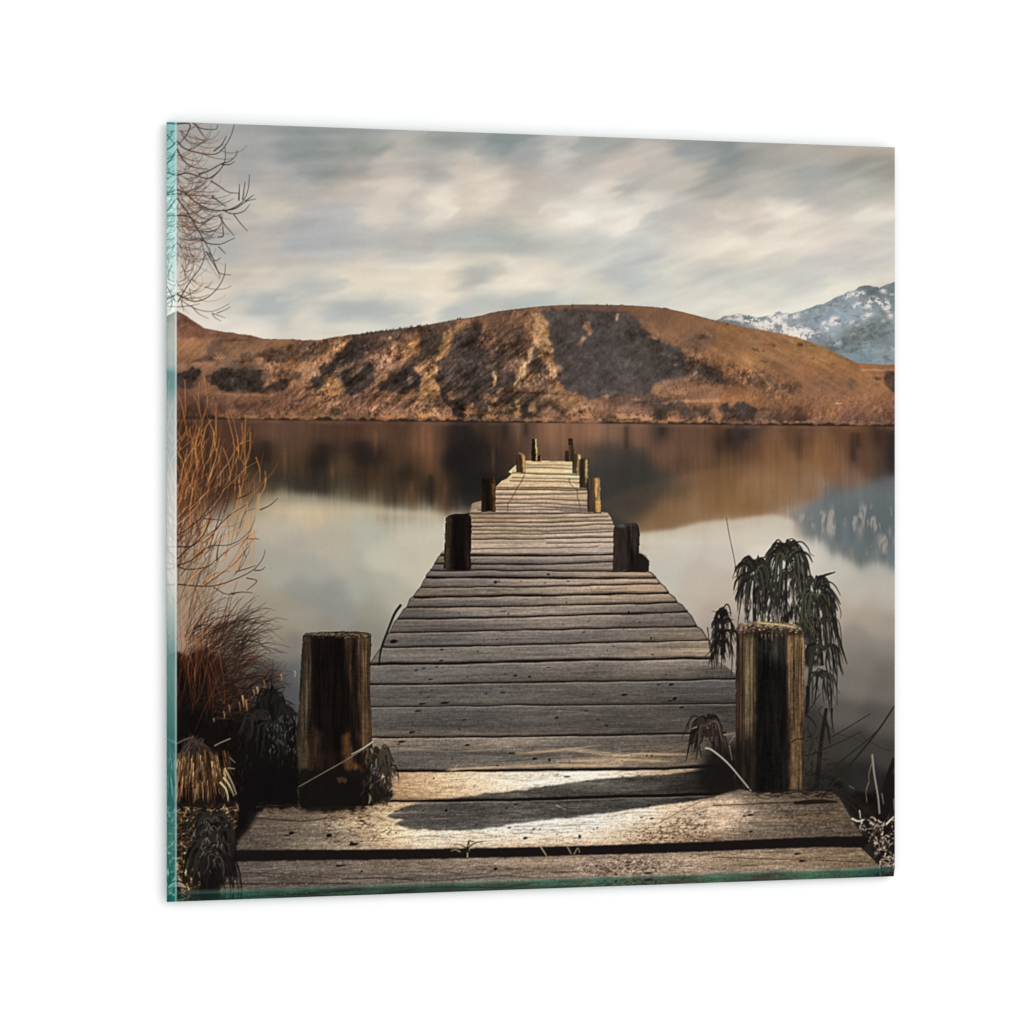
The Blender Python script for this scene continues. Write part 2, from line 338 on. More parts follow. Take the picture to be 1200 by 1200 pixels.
nz = noise(22, 16, 8, 5, .7); nd = noise(23, 4, 3, 4, .7)
base = base * 1.04 + 5 + (nz * 4 + nd * 4)[..., None]
comp(base, m, L_MTN)
mn = noise(24, 6, 4.5, 4, .8); mn2 = noise(25, 2.2, 1.7, 3, .85)
def snow(pts, thr=-.2, a=.9, c_=(236,228,220), g=(925,325,.10833), rough=1.2, sd=[240]):
    sd[0] += 2
    k = blur(rough_edge(poly(tl(g[0], g[1], pts, g[2])), rough, 4, sd[0]), .8) * m
    comp(c_, k * np.clip((mn * .6 + mn2 * .7 - thr + .5) * 1.5, 0, 1) * a)
snow([(580,220),(620,190),(760,160),(830,150),(820,180),(640,235)], -.1)
snow([(960,130),(1050,130),(1060,170),(1000,170)], -.5); snow([(1060,160),(1140,180),(1140,210),(1070,200)], .1)
snow([(700,280),(800,260),(850,220),(960,200),(1080,250),(1100,300),(1100,380),(1020,370),(990,300),(900,270),(850,300),(920,320),(910,340),(800,310),(700,320)], .0)
snow([(800,270),(880,300),(915,325),(905,340),(850,315)], -.9); snow([(590,350),(620,340),(610,370),(590,380)], -.6); snow([(620,340),(720,310),(700,340)], .2)
snow([(780,410),(830,390),(940,400),(880,430),(800,470)], -.9); snow([(1060,400),(1140,390),(1140,420),(1070,450)], -.6); snow([(950,410),(1000,410),(990,430)], -.7)
snow([(430,470),(460,430),(540,425),(560,470),(600,500),(700,460),(710,480),(650,520),(540,510),(440,530)], -.9)
snow([(360,470),(400,465),(400,490),(365,490)], -.9); snow([(340,520),(420,500),(430,560),(380,600)], -.2); snow([(980,480),(1060,460),(1040,490)], -.3); snow([(720,500),(760,510),(730,525)], -.5)
snow([(440,290),(500,280),(580,265),(480,305)], -.3); snow([(380,320),(440,310),(400,335)], -.1); snow([(150,370),(200,375),(190,395)], -.3); snow([(285,335),(310,340),(300,365)], -.4); snow([(500,370),(540,370),(530,385)], -.2)
snow([(0,400),(110,390),(60,470),(0,460)], -.3); snow([(0,540),(110,500),(180,540),(300,560),(200,680),(60,640),(0,620)], -.35); snow([(220,580),(340,600),(330,640),(240,620)], -.2); snow([(600,580),(680,560),(640,600)], -.3)
snow([(630,600),(760,580),(700,640)], .1, .7); snow([(500,700),(580,690),(520,730),(460,740)], .0, .7, (190,214,222)); snow([(1110,740),(1140,720),(1140,790),(1110,780)], -.4)
snow([(0,330),(200,240),(560,230),(740,330),(880,450),(900,500),(600,490),(300,380),(0,350)], .2, .9, (238,230,222), (820,325,.11))
snow([(45,265),(200,285),(300,330),(400,350),(600,400),(520,330),(480,290),(300,280),(200,250)], -.25, .92, (240,226,212), (835,325,220/1200.))
snow([(380,290),(460,240),(550,230),(560,250),(430,270)], -.1, .85, (236,226,214), (835,325,220/1200.))
def dark(pts, thr=-.1, a=.6, c_=(92,98,99), sd=[280]):
    sd[0] += 2
    k = blur(rough_edge(poly(tl(925, 325, pts, .10833)), 1.1, 4, sd[0]), .6) * m
    comp(c_, k * np.clip((mn * .6 - mn2 * .6 - thr) * 1.8, 0, 1) * a)
dark([(260,430),(330,425),(320,440),(260,445)], -1); dark([(160,460),(210,455),(190,475)], -1); dark([(760,560),(860,510),(940,490),(940,510),(860,540),(960,530),(960,600),(860,620),(700,640),(700,600)], -.4)
dark([(760,680),(900,610),(1130,570),(1130,590),(960,650),(820,720),(680,800),(560,840),(600,800),(740,740)], -.6); dark([(380,720),(560,660),(640,620),(720,660),(700,720),(620,740),(500,810),(420,780)], -.3, .7, (100,100,104))
dark([(960,540),(1140,430),(1140,460),(1000,560)], -.5, .6); dark([(560,830),(800,750),(960,720),(900,740),(700,800),(600,850)], -.7, .55, (96,108,110)); dark([(930,850),(1100,760),(1140,860),(1060,910),(950,900)], .0, .6, (100,106,110))
dark([(800,150),(940,100),(960,140),(860,190)], -.2, .5, (84,92,96)); dark([(0,400),(80,380),(60,410),(0,440)], -.2, .6); dark([(280,590),(330,590),(320,620),(270,620)], -.4); dark([(370,600),(450,610),(430,640),(380,630)], -.4)
comp((88,94,96), m * np.clip((-mn2 - .9) * 1.4, 0, 1) * .35)

# ---- hillside
hill = [(188,362),(200,361),(207,364),(217.5,370),(226.6,376),(239.5,384.5),(263,389),(293,392.6),(309,397),(340,397.5),(366,399),(377,398),(388,395.5),(410,392),(418,391.7),(436.7,389),(470,385),
        (499,381),(535.6,374),(556,371.6),(583,365),(600,362.5),(620,360.6),(636,358.7),(658,357.5),(680,357),(724,357.5),(745,358.3),(766,359.7),(780,361.5),(793,364),(812,368.5),(830,373.4),
        (850,378),(872,383),(895,387),(919,392),(932,395),(945,399),(962,405),(978,413),(990,419),(1005,425),(1025,427),(1062,428),
        (1062,505),(830,503),(620,500),(400,497),(188,496)]
hm = rough_edge(poly(hill), .35, 5, 31)
hs = [(212,372,120,82,58),(235,386,120,84,56),(212,390,138,94,62),(215,400,168,118,74),(240,400,165,115,72),(230,415,160,112,72),(260,393,125,85,55),(290,397,120,84,58),(265,408,130,98,68),(250,418,105,78,58),
(285,405,150,108,70),(300,410,165,115,72),(330,400,140,98,62),(345,402,120,88,62),(320,415,110,84,62),(290,420,150,105,68),(215,425,140,98,64),(245,430,150,108,74),(265,428,140,110,85),(305,425,150,108,72),
(330,425,170,118,72),(350,425,165,112,70),(370,432,185,130,82),(355,445,165,115,72),(340,440,120,86,60),(360,455,170,120,76),(250,455,140,100,66),(270,460,120,86,62),(225,465,110,76,56),(255,470,115,78,56),(300,468,118,82,58),
(350,465,125,86,62),(340,475,115,80,58),(400,465,130,92,64),(385,460,165,118,72),(390,450,160,115,70),(300,485,100,68,48),(340,484,115,78,52),(230,482,60,42,32),(380,482,120,84,56),
(400,400,125,90,60),(388,412,150,108,68),(402,405,175,122,78),(420,400,70,56,46),(440,395,90,68,52),(470,390,95,72,54),(440,405,85,66,50),(420,415,75,60,48),(465,408,135,98,64),(485,400,150,108,68),(480,410,160,114,72),
(445,425,120,88,62),(455,425,105,78,60),(435,440,160,115,76),(430,430,130,95,66),(450,435,150,106,70),(415,435,110,84,62),(480,420,95,72,54),(500,390,95,72,52),(520,385,95,72,54),(540,378,150,108,72),(525,398,165,118,76),(522,408,150,105,68),
(500,405,75,62,50),(500,430,165,120,72),(495,438,170,124,76),(505,445,160,112,66),(512,458,150,108,66),(470,460,130,92,64),(440,462,140,98,68),(420,470,125,90,66),(450,475,150,108,72),(410,455,100,76,58),(410,480,125,86,60),(440,480,130,92,62),
(500,478,175,128,80),(490,470,140,100,66),(520,482,155,110,74),(480,484,110,80,58),(560,375,120,85,56),(580,372,125,90,60),(600,370,118,86,58),(615,365,125,90,60),(570,385,130,92,62),(585,382,95,72,54),(600,385,110,80,55),(575,395,125,90,62),
(570,405,110,82,60),(590,400,85,68,52),(610,400,95,72,54),(560,430,55,48,42),(580,440,70,58,46),(579,445,170,130,80),(600,440,85,68,54),(610,430,150,112,72),(612,445,150,112,70),(600,455,90,68,50),(560,462,75,60,46),(580,465,90,68,50),
(600,470,70,56,46),(550,475,90,68,50),(570,482,110,80,56),(607,480,150,112,66),(590,488,80,60,44),
(620,372,135,98,64),(628,380,155,112,70),(635,390,160,116,70),(620,400,110,82,58),(630,410,125,92,62),(640,415,145,108,68),(625,425,70,58,48),(645,430,150,112,74),(635,440,130,98,66),(620,450,125,90,62),(640,455,150,110,72),(655,460,135,98,68),
(670,470,140,102,70),(640,475,85,66,50),(620,480,60,50,40),(690,485,160,115,78),(640,485,120,88,62),(700,470,135,98,70),(730,485,165,118,82),(750,487,155,112,80),(720,470,110,84,62),(700,462,110,84,66),(740,465,105,82,66),(770,460,120,88,64),
(660,359,125,90,62),(700,362,115,84,60),(740,364,120,86,58),(760,370,130,92,60),(780,372,125,90,60),(760,380,135,98,66),(800,380,140,100,66),(780,395,145,105,70),(820,395,145,105,70),(800,410,150,108,72),(830,410,150,108,68),(830,385,130,94,62),
(820,400,95,75,58),(815,425,120,88,62),(825,435,90,70,54),(800,440,100,76,56),(780,455,120,88,62),(800,458,110,80,60),(820,460,115,85,62),(810,468,150,108,70),(830,470,155,110,70),(790,482,95,72,56),(770,478,80,66,54),(792,488,140,102,74),(822,488,125,92,68),
(860,390,145,105,62),(850,400,145,103,62),(840,408,150,105,62),(880,395,150,108,66),(900,400,155,110,66),(860,410,150,108,64),(870,425,165,118,68),(890,415,160,115,68),(920,410,160,115,68),(940,410,155,112,66),(960,420,160,116,66),(990,430,150,105,58),
(880,435,155,108,64),(850,430,130,92,58),(860,440,120,86,58),(890,445,110,82,60),(910,440,140,98,62),(930,430,155,110,70),(960,440,140,98,64),(980,440,145,102,66),(1010,435,165,115,66),(1040,430,150,95,55),(1040,435,170,118,75),(1020,440,165,112,70),
(860,455,130,88,56),(880,465,165,112,66),(900,460,130,92,62),(930,455,150,106,70),(960,460,150,106,72),(990,465,150,104,70),(1020,460,165,116,72),(1030,475,145,100,66),(920,475,150,104,62),(950,478,140,96,62),(970,480,155,108,68),(1000,478,150,104,70),
(890,482,140,98,62),(860,470,170,115,68),(842,480,150,105,70),(920,487,100,72,52),(960,490,150,104,72),(1000,492,120,84,64),(1040,492,95,70,56),(940,492,70,50,40)]
H = field(hs, 7.5, 24.)
def relief(seed, sx, sy, octv, rough, d):
    """side-light over a rough height field: faces turned to the right are lit."""
    h = noise(seed, sx, sy, octv, rough)
    return (h - np.roll(h, -d, 1)) + .45 * (np.roll(h, d // 2 + 1, 0) - h)
r1 = relief(33, 16, 12, 5, .62, 4); r2 = relief(34, 4.5, 3.6, 3, .7, 2)
rk = blur(np.clip(poly([(366,399),(470,386),(560,372),(640,360),(650,400),(655,430),(680,462),(690,495),(470,492),(340,492),(300,430),(340,408)]) + .0, 0, 1), 8)
rk2 = blur(poly([(800,405),(845,420),(900,440),(935,455),(930,465),(860,452),(800,450)]), 4)
rk3 = blur(((YY > 463) & (YY < 499)).astype(np.float32) * np.ones_like(XX), 3)
rough_k = np.clip(.28 + .9 * rk + .9 * rk2 + .35 * rk3, 0, 1.2) * hm
H = H * np.clip(1 + (r1 * .16 + r2 * .16) * rough_k, .45, 1.7)[..., None]
H = H.mean(-1, keepdims=True) + (H - H.mean(-1, keepdims=True)) * .86
H += (noise(35, 20, 12, 3) * 4)[..., None] * np.array([1, .5, .0])
comp(H, hm, L_HILL)
def sheared(seed, sx, sy, k):
    n0 = noise(seed, sx, sy, 4, .65); sh = (np.round((XX[0] - CX0) * k * SS)).astype(int)
    return n0[(_IY - sh[None, :]) % CH, np.broadcast_to(_IX, (CH, CW))]
sl = sheared(36, 22, 4.0, .5); rt = np.clip((XX - 790) / 60, 0, 1) * np.clip((480 - YY) / 40, 0, 1) * hm
img *= (1 + .055 * sl * rt)[..., None]
sl2 = sheared(39, 40, 3.0, -.02); lf = np.clip((330 - XX) / 40, 0, 1) * np.clip((432 - YY) / 12, 0, 1) * hm
img *= (1 + .05 * sl2 * lf)[..., None]
mo1 = noise(60, 9, 7, 5, .7); sp1 = noise(61, 2.0, 2.6, 3, .85)
def warm(c_):
    g = c_.mean(-1, keepdims=True); return g + (c_ - g) * .86
TI = {'A': (205, 370, 140 / 1200.), 'B': (340, 370, 140 / 1200.), 'C': (475, 360, 140 / 1200.), 'D': (590, 355, .12083), 'E': (700, 355, .12083), 'F': (820, 370, .1125), 'G': (925, 325, .10833)}
_ps = [500]
def patch(tile_, pts, c_, a=.92, rough=1.25, bl=.4, mott=8, lim=None):
    ox, oy, s_ = TI[tile_]; _ps[0] += 3
    m0 = poly(tl(ox, oy, pts, s_)); c_ = np.array(c_, np.float32); dk_ = c_.mean() < 64
    if dk_: c_ = c_ * np.array([.94, .9, .8]) + np.array([13, 10, 7]); a = a * .92; mott = max(mott, 8)
    mk = blur(rough_edge(m0, rough * 1.35, 5, _ps[0], 6), bl + .15) * hm
    if dk_: mk = np.maximum(mk, blur(rough_edge(m0, 3, 8, _ps[0] + 1, 5), 2.2) * .55 * hm)
    comp(warm(c_) + ((mo1 * .8 + r1 * .9 + r2 * .7 + sp1 * .5) * mott)[..., None], mk * a)
DK1, DK2, DK3 = (40,38,40), (52,47,44), (70,58,48)
# -- left part
patch('A', [(0,0),(120,0),(220,80),(290,135),(180,120),(60,110),(0,110)], (112,78,58), .8)
patch('A', [(40,60),(180,75),(200,95),(60,100)], (150,112,80), .6)
patch('A', [(0,110),(290,135),(560,165),(820,205),(900,240),(600,225),(380,235),(150,215),(0,225)], (124,82,58), .7, .6)
patch('A', [(0,225),(450,235),(350,300),(330,390),(60,420),(0,420)], (168,120,76), .5, .6, 2)
patch('A', [(450,270),(700,265),(900,300),(900,350),(650,390),(520,360)], (158,112,70), .5, .6, 2)
patch('A', [(370,250),(480,240),(640,230),(620,250),(480,270),(400,320),(370,380),(330,400),(320,350),(350,300)], (92,70,54), .8, .7, 1)
patch('A', [(420,250),(480,243),(590,240),(700,240),(770,255),(770,268),(700,258),(560,252),(430,262)], (66,52,44), .8, .4, .3)
patch('A', [(60,490),(180,450),(330,415),(400,420),(380,450),(240,465),(120,485)], (84,62,48), .88, .5, .4)
patch('A', [(0,490),(380,460),(560,500),(400,530),(250,560),(100,560),(0,570)], (168,120,82), .7, .6, 1)
patch('A', [(460,500),(560,490),(570,510),(500,520)], (150,132,118), .6, .4, .5)
patch('A', [(300,410),(380,400),(400,380),(430,430),(420,470),(380,470)], (88,66,52), .8)
patch('A', [(440,360),(510,370),(520,440),(450,450)], (176,130,86), .7)
patch('A', [(650,400),(680,380),(860,360),(1020,320),(1200,290),(1200,440),(1060,470),(900,440),(800,430),(780,470),(680,480),(540,480),(560,460),(640,440)], (72,56,46), .88, 1.4, .5, 14)
patch('A', [(780,440),(880,435),(880,490),(820,500)], (184,134,88), .85)
patch('A', [(920,480),(1020,460),(1060,480),(1000,500),(930,505)], (182,132,90), .85)
patch('A', [(0,570),(90,560),(170,525),(250,555),(260,620),(200,670),(150,730),(0,730)], DK1, .95)
patch('A', [(300,600),(350,590),(350,680),(300,650)], (52,44,38), .8)
patch('A', [(350,600),(400,560),(500,520),(620,520),(760,515),(870,560),(885,620),(850,660),(860,720),(940,730),(880,780),(640,770),(560,760),(450,740),(440,690),(370,680),(345,640)], (37,36,37), .97, 1.1)
patch('A', [(550,540),(630,540),(600,640),(600,740),(580,740),(560,640)], (66,52,46), .65, 1, .6, 14)
patch('A', [(885,560),(960,540),(960,660),(900,690),(860,640)], (140,104,76), .7)
patch('A', [(930,720),(1000,670),(1080,640),(1140,620),(1150,680),(1090,760),(1000,780),(900,760)], (44,40,40), .93)
patch('A', [(960,580),(1100,570),(1200,600),(1130,615),(1060,630),(980,610)], (96,74,56), .7)
patch('A', [(980,640),(1060,630),(1040,650),(990,665)], (184,136,88), .8)
patch('A', [(0,760),(300,720),(450,740),(450,800),(300,780)], (150,106,68), .6, 1, 1)
patch('A', [(440,775),(640,790),(850,790),(1030,795),(1000,810),(600,805),(450,795)], (178,130,86), .75, .6, .5)
patch('A', [(590,880),(680,860),(830,890),(800,930),(680,970),(600,950)], (70,56,48), .8)
patch('A', [(430,940),(520,930),(520,970),(440,970)], (60,46,40), .8, .8); patch('A', [(860,850),(1000,845),(940,870),(870,880)], (84,60,50), .7, .6)
for x, y in ((570,960),(760,970),(920,960),(640,800)): patch('A', [(x-50,y-30),(x+50,y-30),(x+45,y+30),(x-45,y+30)], (148,106,82), .6, .8, .6)
# -- B
patch('B', [(0,350),(100,290),(250,260),(400,240),(420,300),(330,380),(300,430),(120,470),(0,450)], (74,60,50), .75, 1.3, .6, 14)
patch('B', [(480,250),(620,210),(640,225),(560,290),(480,350),(430,390),(410,370),(440,300)], (190,138,86), .92, .7)
patch('B', [(0,480),(110,490),(250,510),(270,590),(200,680),(120,720),(0,700)], (176,128,82), .8, 1.1, .6, 12)
patch('B', [(0,570),(100,550),(140,590),(60,650),(0,660)], (84,64,52), .75)
patch('B', [(250,490),(400,455),(440,400),(520,340),(600,260),(660,240),(700,300),(760,320),(790,370),(720,420),(600,470),(500,520),(440,590),(350,640),(330,690),(280,730),(150,745),(130,710),(210,690),(180,650),(290,600),(300,560),(260,530)], (48,44,44), .96)
patch('B', [(660,240),(800,230),(900,260),(860,330),(760,330),(700,300)], (64,54,48), .75, 1.3)
patch('B', [(430,300),(480,260),(400,260),(330,300),(400,330)], (78,60,48), .5)
patch('B', [(440,600),(500,540),(600,520),(700,500),(780,470),(860,500),(870,560),(840,640),(800,700),(740,770),(620,790),(550,780),(560,700),(480,650)], (46,43,43), .95)
patch('B', [(620,530),(650,540),(640,600),(610,600)], (150,120,92), .8, .7); patch('B', [(670,500),(740,530),(720,560),(640,580)], (130,98,72), .75)
patch('B', [(560,690),(700,640),(780,680),(700,760),(580,780)], (62,58,54), .7, 1, 1)
patch('B', [(790,450),(840,400),(980,390),(1040,420),(1020,560),(960,640),(900,660),(860,600),(880,520)], (150,110,76), .8, 1, 1)
patch('B', [(820,480),(880,500),(960,590),(900,600)], (176,132,92), .6)
patch('B', [(860,430),(980,440),(960,500),(880,490)], (104,80,62), .6)
patch('B', [(870,680),(960,660),(990,610),(1080,560),(1200,500),(1300,500),(1300,760),(1100,790),(1000,770),(920,760)], (46,43,44), .95)
patch('B', [(360,660),(450,600),(540,680),(560,760),(480,790),(380,770)], (176,130,78), .8, 1.2, .8, 14)
patch('B', [(880,200),(1000,200),(1010,230),(900,250)], (150,112,86), .6); patch('B', [(1040,230),(1200,150),(1200,300),(1050,270)], (78,60,48), .7, 1.4, .7, 14)
patch('B', [(720,190),(940,170),(940,200),(800,230),(700,230)], (92,70,56), .6)
patch('B', [(760,360),(880,380),(800,450),(740,420)], (140,104,76), .6); patch('B', [(620,430),(700,420),(700,460),(620,480)], (112,86,66), .6)
patch('B', [(820,800),(1080,800),(1080,820),(830,815)], (72,56,48), .7, .5); patch('B', [(890,860),(1040,870),(1060,900),(920,890)], (68,54,46), .7, .8)
patch('B', [(380,950),(530,960),(520,990),(390,990)], (70,62,46), .75); patch('B', [(900,940),(1000,920),(1190,950),(1190,1010),(920,1000)], (182,132,86), .65, 1.2, .8)
# -- C
patch('C', [(140,250),(240,240),(380,290),(370,400),(300,480),(230,520),(160,530),(60,600),(0,640),(0,600),(60,540),(140,470),(150,400)], (62,56,50), .93)
patch('C', [(0,210),(160,190),(380,150),(520,120),(520,170),(460,210),(360,240),(160,250),(0,290)], (84,64,52), .8, 1.2, .6, 14)
patch('C', [(0,290),(140,270),(140,420),(100,490),(0,560)], (160,116,74), .75, 1.2, .8, 12)
patch('C', [(380,250),(470,225),(590,150),(600,200),(540,240),(500,290),(450,330),(450,390),(420,450),(330,520),(300,530),(340,450),(370,350)], (186,138,84), .92, .8)
patch('C', [(600,200),(700,160),(760,150),(770,250),(720,330),(740,420),(840,430),(820,490),(700,490),(640,560),(700,590),(870,620),(900,500),(940,420),(1000,350),(1080,350),(1000,440),(960,540),(930,650),(1000,640),(1090,640),(1080,780),(1050,810),(900,810),(700,830),(560,850),(500,860),(440,880),(430,930),(370,980),(360,860),(340,790),(280,700),(300,640),(310,560),(440,460),(460,400),(460,330),(540,250)], (50,46,45), .96, 1.2)
patch('C', [(480,330),(560,250),(620,220),(640,300),(560,380),(500,430)], (76,70,66), .75, 1, 1)
patch('C', [(600,550),(800,510),(850,560),(860,610),(700,600)], (84,66,52), .6)
patch('C', [(1040,450),(1180,380),(1200,420),(1180,520),(1120,600),(1040,620),(1000,500)], (96,74,60), .75, 1.4, .7, 14)
patch('C', [(870,680),(900,640),(940,640),(910,720),(910,790),(880,800)], (184,146,100), .85, .8, .4, 14)
patch('C', [(1150,600),(1200,540),(1200,760),(1120,800),(1110,840),(1090,800),(1130,720)], (196,152,96), .85, 1, .4, 16)
patch('C', [(80,600),(180,570),(290,560),(300,620),(260,680),(290,740),(340,800),(350,870),(200,880),(150,770),(140,700)], (188,140,86), .92, 1)
patch('C', [(190,820),(320,830),(310,870),(210,870)], (64,52,38), .7, 1, .4); patch('C', [(0,640),(90,650),(130,700),(150,780),(100,820),(0,830)], (54,50,48), .9)
patch('C', [(30,700),(80,690),(60,750),(20,790)], (170,150,128), .6, .7, .4)
patch('C', [(0,830),(90,820),(140,900),(0,910)], (150,108,72), .6)
patch('C', [(740,880),(840,850),(860,900),(760,930)], (160,116,76), .75); patch('C', [(860,910),(930,900),(910,960),(870,960)], (192,136,76), .85, .7)
patch('C', [(480,930),(560,900),(560,990),(480,1000),(480,1160),(470,1160),(350,990),(370,930)], (32,30,32), .93)
patch('C', [(480,990),(560,990),(600,1050),(580,1160),(480,1160)], (32,30,33), .93)
patch('C', [(560,950),(700,900),(860,960),(960,920),(1100,960),(1100,1160),(600,1160)], (48,42,36), .82, 1.6, .7, 14)
for x, y, w_, h in ((610,1100,25,40),(700,1070,20,50),(860,1060,50,60),(780,1050,12,30),(1020,1110,50,40),(650,990,50,30),(1000,1000,40,40)): patch('C', [(x-w_,y-h),(x+w_,y-h*.8),(x+w_,y+h),(x-w_,y+h)], (144,106,66), .7, 1, .5, 14)
patch('C', [(320,1030),(400,990),(470,1020),(480,1100),(330,1110)], (156,114,78), .9, 1, .5, 10)
patch('C', [(820,150),(940,150),(900,180),(800,200)], (96,68,48), .7, .6); patch('C', [(1020,235),(1200,185),(1200,210),(1040,250)], (92,68,48), .75, .6)
# -- D
patch('D', [(320,90),(380,110),(440,190),(430,290),(470,380),(490,460),(480,540),(540,680),(490,760),(400,720),(450,600),(360,530),(350,460),(280,340),(300,200)], (184,140,86), .9, 1, .5, 14)
patch('D', [(360,480),(420,470),(470,500),(430,520),(370,500)], (60,50,38), .75, .8)
patch('D', [(290,430),(340,440),(350,540),(400,610),(450,640),(450,700),(360,690),(250,620),(270,560)], (58,52,46), .9)
patch('D', [(230,430),(285,430),(280,560),(240,590),(230,500)], (184,144,100), .85, .8, .4, 14)
patch('D', [(0,380),(180,360),(260,350),(230,430),(130,540),(80,500),(0,480)], (72,58,46), .8, 1.3, .6, 14)
patch('D', [(160,560),(210,560),(210,760),(100,880),(110,800),(160,700)], (198,156,100), .85, 1, .4, 18)
patch('D', [(210,760),(270,740),(380,720),(440,760),(580,850),(600,880),(420,870),(250,850),(180,800)], (138,104,72), .8, 1, .7, 10)
patch('D', [(440,780),(500,780),(590,850),(560,870),(440,850)], (190,142,86), .85, .8)
patch('D', [(430,900),(560,900),(700,900),(820,920),(1000,960),(1000,1110),(640,1110),(560,1000),(460,930)], (156,116,76), .8, 1.2, .8, 10)
patch('D', [(390,960),(480,940),(560,1010),(600,1070),(600,1130),(560,1100),(500,1020),(400,1010)], (58,50,42), .88)
patch('D', [(0,930),(160,940),(180,1000),(160,1150),(0,1150)], (60,50,40), .7, 1.4, .6, 14); patch('D', [(170,970),(270,980),(260,1120),(180,1130)], (38,36,36), .9)
patch('D', [(270,960),(330,970),(350,1020),(300,1070),(260,1060)], (178,140,92), .85, 1, .4, 18); patch('D', [(110,900),(150,960),(170,1060),(170,1130),(110,1130),(130,1030)], (176,134,84), .8, 1, .4, 16)
patch('D', [(370,1050),(450,1000),(540,1060),(540,1120),(380,1120)], (158,114,84), .75, 1, .6, 12)
patch('D', [(0,850),(420,872),(700,890),(700,900),(420,885),(0,866)], (48,38,32), .85, .4, .3)
patch('D', [(40,270),(200,210),(210,225),(60,285)], (92,64,48), .7, .5)
# -- the big shaded face
patch('D', [(355,85),(420,70),(640,60),(860,70),(1150,100),(1150,920),(820,915),(700,880),(600,850),(520,770),(545,690),(500,560),(490,440),(450,330),(440,180)], (80,74,67), .97, 1.3, .5, 5)
patch('E', [(0,75),(140,95),(300,100),(360,125),(430,190),(460,250),(520,310),(600,370),(720,400),(840,490),(860,560),(870,640),(860,730),(740,750),(700,790),(560,790),(540,900),(400,880),(250,870),(0,920)], (78,72,65), .97, 1.3, .5, 5)
patch('E', [(180,180),(400,200),(460,270),(600,380),(720,420),(840,500),(860,700),(760,720),(640,600),(480,560),(380,480),(330,400),(200,380)], (58,56,54), .6, 2.5, 3, 4)
patch('E', [(0,80),(180,100),(300,105),(400,190),(340,230),(180,240),(0,220)], (55,53,52), .7, 2, 2, 4)
patch('D', [(400,80),(640,70),(860,80),(900,150),(760,200),(620,330),(560,460),(500,420),(450,200)], (64,61,58), .5, 2.5, 3, 5)
patch('D', [(540,240),(680,160),(700,180),(600,260),(520,300)], (88,82,74), .6, 1.2, 1.2)
patch('E', [(230,340),(340,350),(330,390),(250,380)], (42,41,42), .7, 1.5, 1.2); patch('E', [(400,420),(380,480),(350,490),(380,420)], (46,44,45), .6, 1, 1)
patch('D', [(560,640),(720,540),(740,550),(600,670)], (58,56,55), .6, .8, .8); patch('D', [(860,330),(1000,400),(1100,500),(1000,560),(860,480)], (90,82,73), .6, 3, 3)
patch('D', [(470,300),(560,420),(700,480),(620,560),(540,520)], (92,82,76), .45, 3, 3); patch('E', [(60,560),(240,520),(420,600),(300,760),(100,740)], (90,82,74), .45, 3, 4)
patch('E', [(0,790),(70,790),(90,820),(0,870)], (54,52,52), .7, 1, 1)
patch('E', [(560,680),(640,640),(600,700),(500,740)], (84,76,68), .5, 1.5, 1.5); patch('E', [(20,860),(300,850),(560,870),(540,910),(200,900),(0,920)], (100,82,68), .6, 1.5, 1.2, 10)
patch('D', [(790,170),(840,190),(850,250),(870,280),(830,320),(810,260),(770,230)], (170,126,92), .9, .9, .4, 14)
patch('D', [(770,320),(805,340),(770,390),(735,430),(710,400),(740,360)], (164,124,92), .9, .8, .4, 14)
patch('D', [(780,140),(870,100),(850,130),(820,160)], (112,92,72), .6, 1, .6)
patch('E', [(180,105),(220,110),(205,150),(190,185),(180,150)], (186,156,116), .9, .6, .3, 14)
for x in range(30, 130, 17): patch('E', [(x,60),(x+10,60),(x+6,95)], (150,112,86), .7, .4, .3)
patch('E', [(500,310),(590,350),(580,362),(510,325)], (190,144,108), .8, .6, .3); 
for x, y in ((680,395),(705,395),(650,440),(620,378),(490,322),(760,520),(700,520),(820,590),(755,600),(680,705)): patch('E', [(x-10,y-8),(x+10,y-12),(x+8,y+16),(x-6,y+14)], (136,112,94), .65, .5, .3)
patch('E', [(560,800),(620,770),(740,740),(860,750),(900,800),(1000,790),(1160,800),(1160,920),(900,910),(640,910),(545,890)], (152,112,80), .82, 1.3, 1.2, 10)
patch('E', [(560,790),(620,780),(600,880),(550,890)], (178,134,86), .7, 1, .7)
patch('E', [(870,590),(900,500),(920,560),(980,600),(1040,610),(1150,650),(1160,750),(1060,720),(960,720),(900,700),(860,650)], (58,50,44), .88, 1.4, .5, 16)
patch('E', [(960,610),(1050,600),(1060,680),(980,720),(900,760),(860,700),(900,660)], (140,110,82), .55, 1.6, .5, 26)
patch('E', [(1070,650),(1200,650),(1200,750),(1080,730)], (48,43,40), .85)
patch('E', [(620,975),(760,940),(1200,935),(1200,965),(860,965),(640,985)], (204,152,98), .8, .5, .5)
patch('E', [(540,1050),(640,1000),(760,960),(860,980),(880,1060),(1000,1000),(1160,1010),(1160,1150),(540,1150)], (62,54,48), .85, 1.6, .8, 10)
patch('E', [(540,900),(640,960),(560,1010),(400,980),(130,960),(130,930),(400,950)], (84,68,58), .7, 1.4, .7, 12)
patch('E', [(0,930),(100,900),(130,960),(60,1000),(180,1030),(300,1000),(380,1020),(400,1040),(520,1030),(530,1110),(300,1100),(0,1120)], (152,112,82), .8, 1.4, .7, 14)
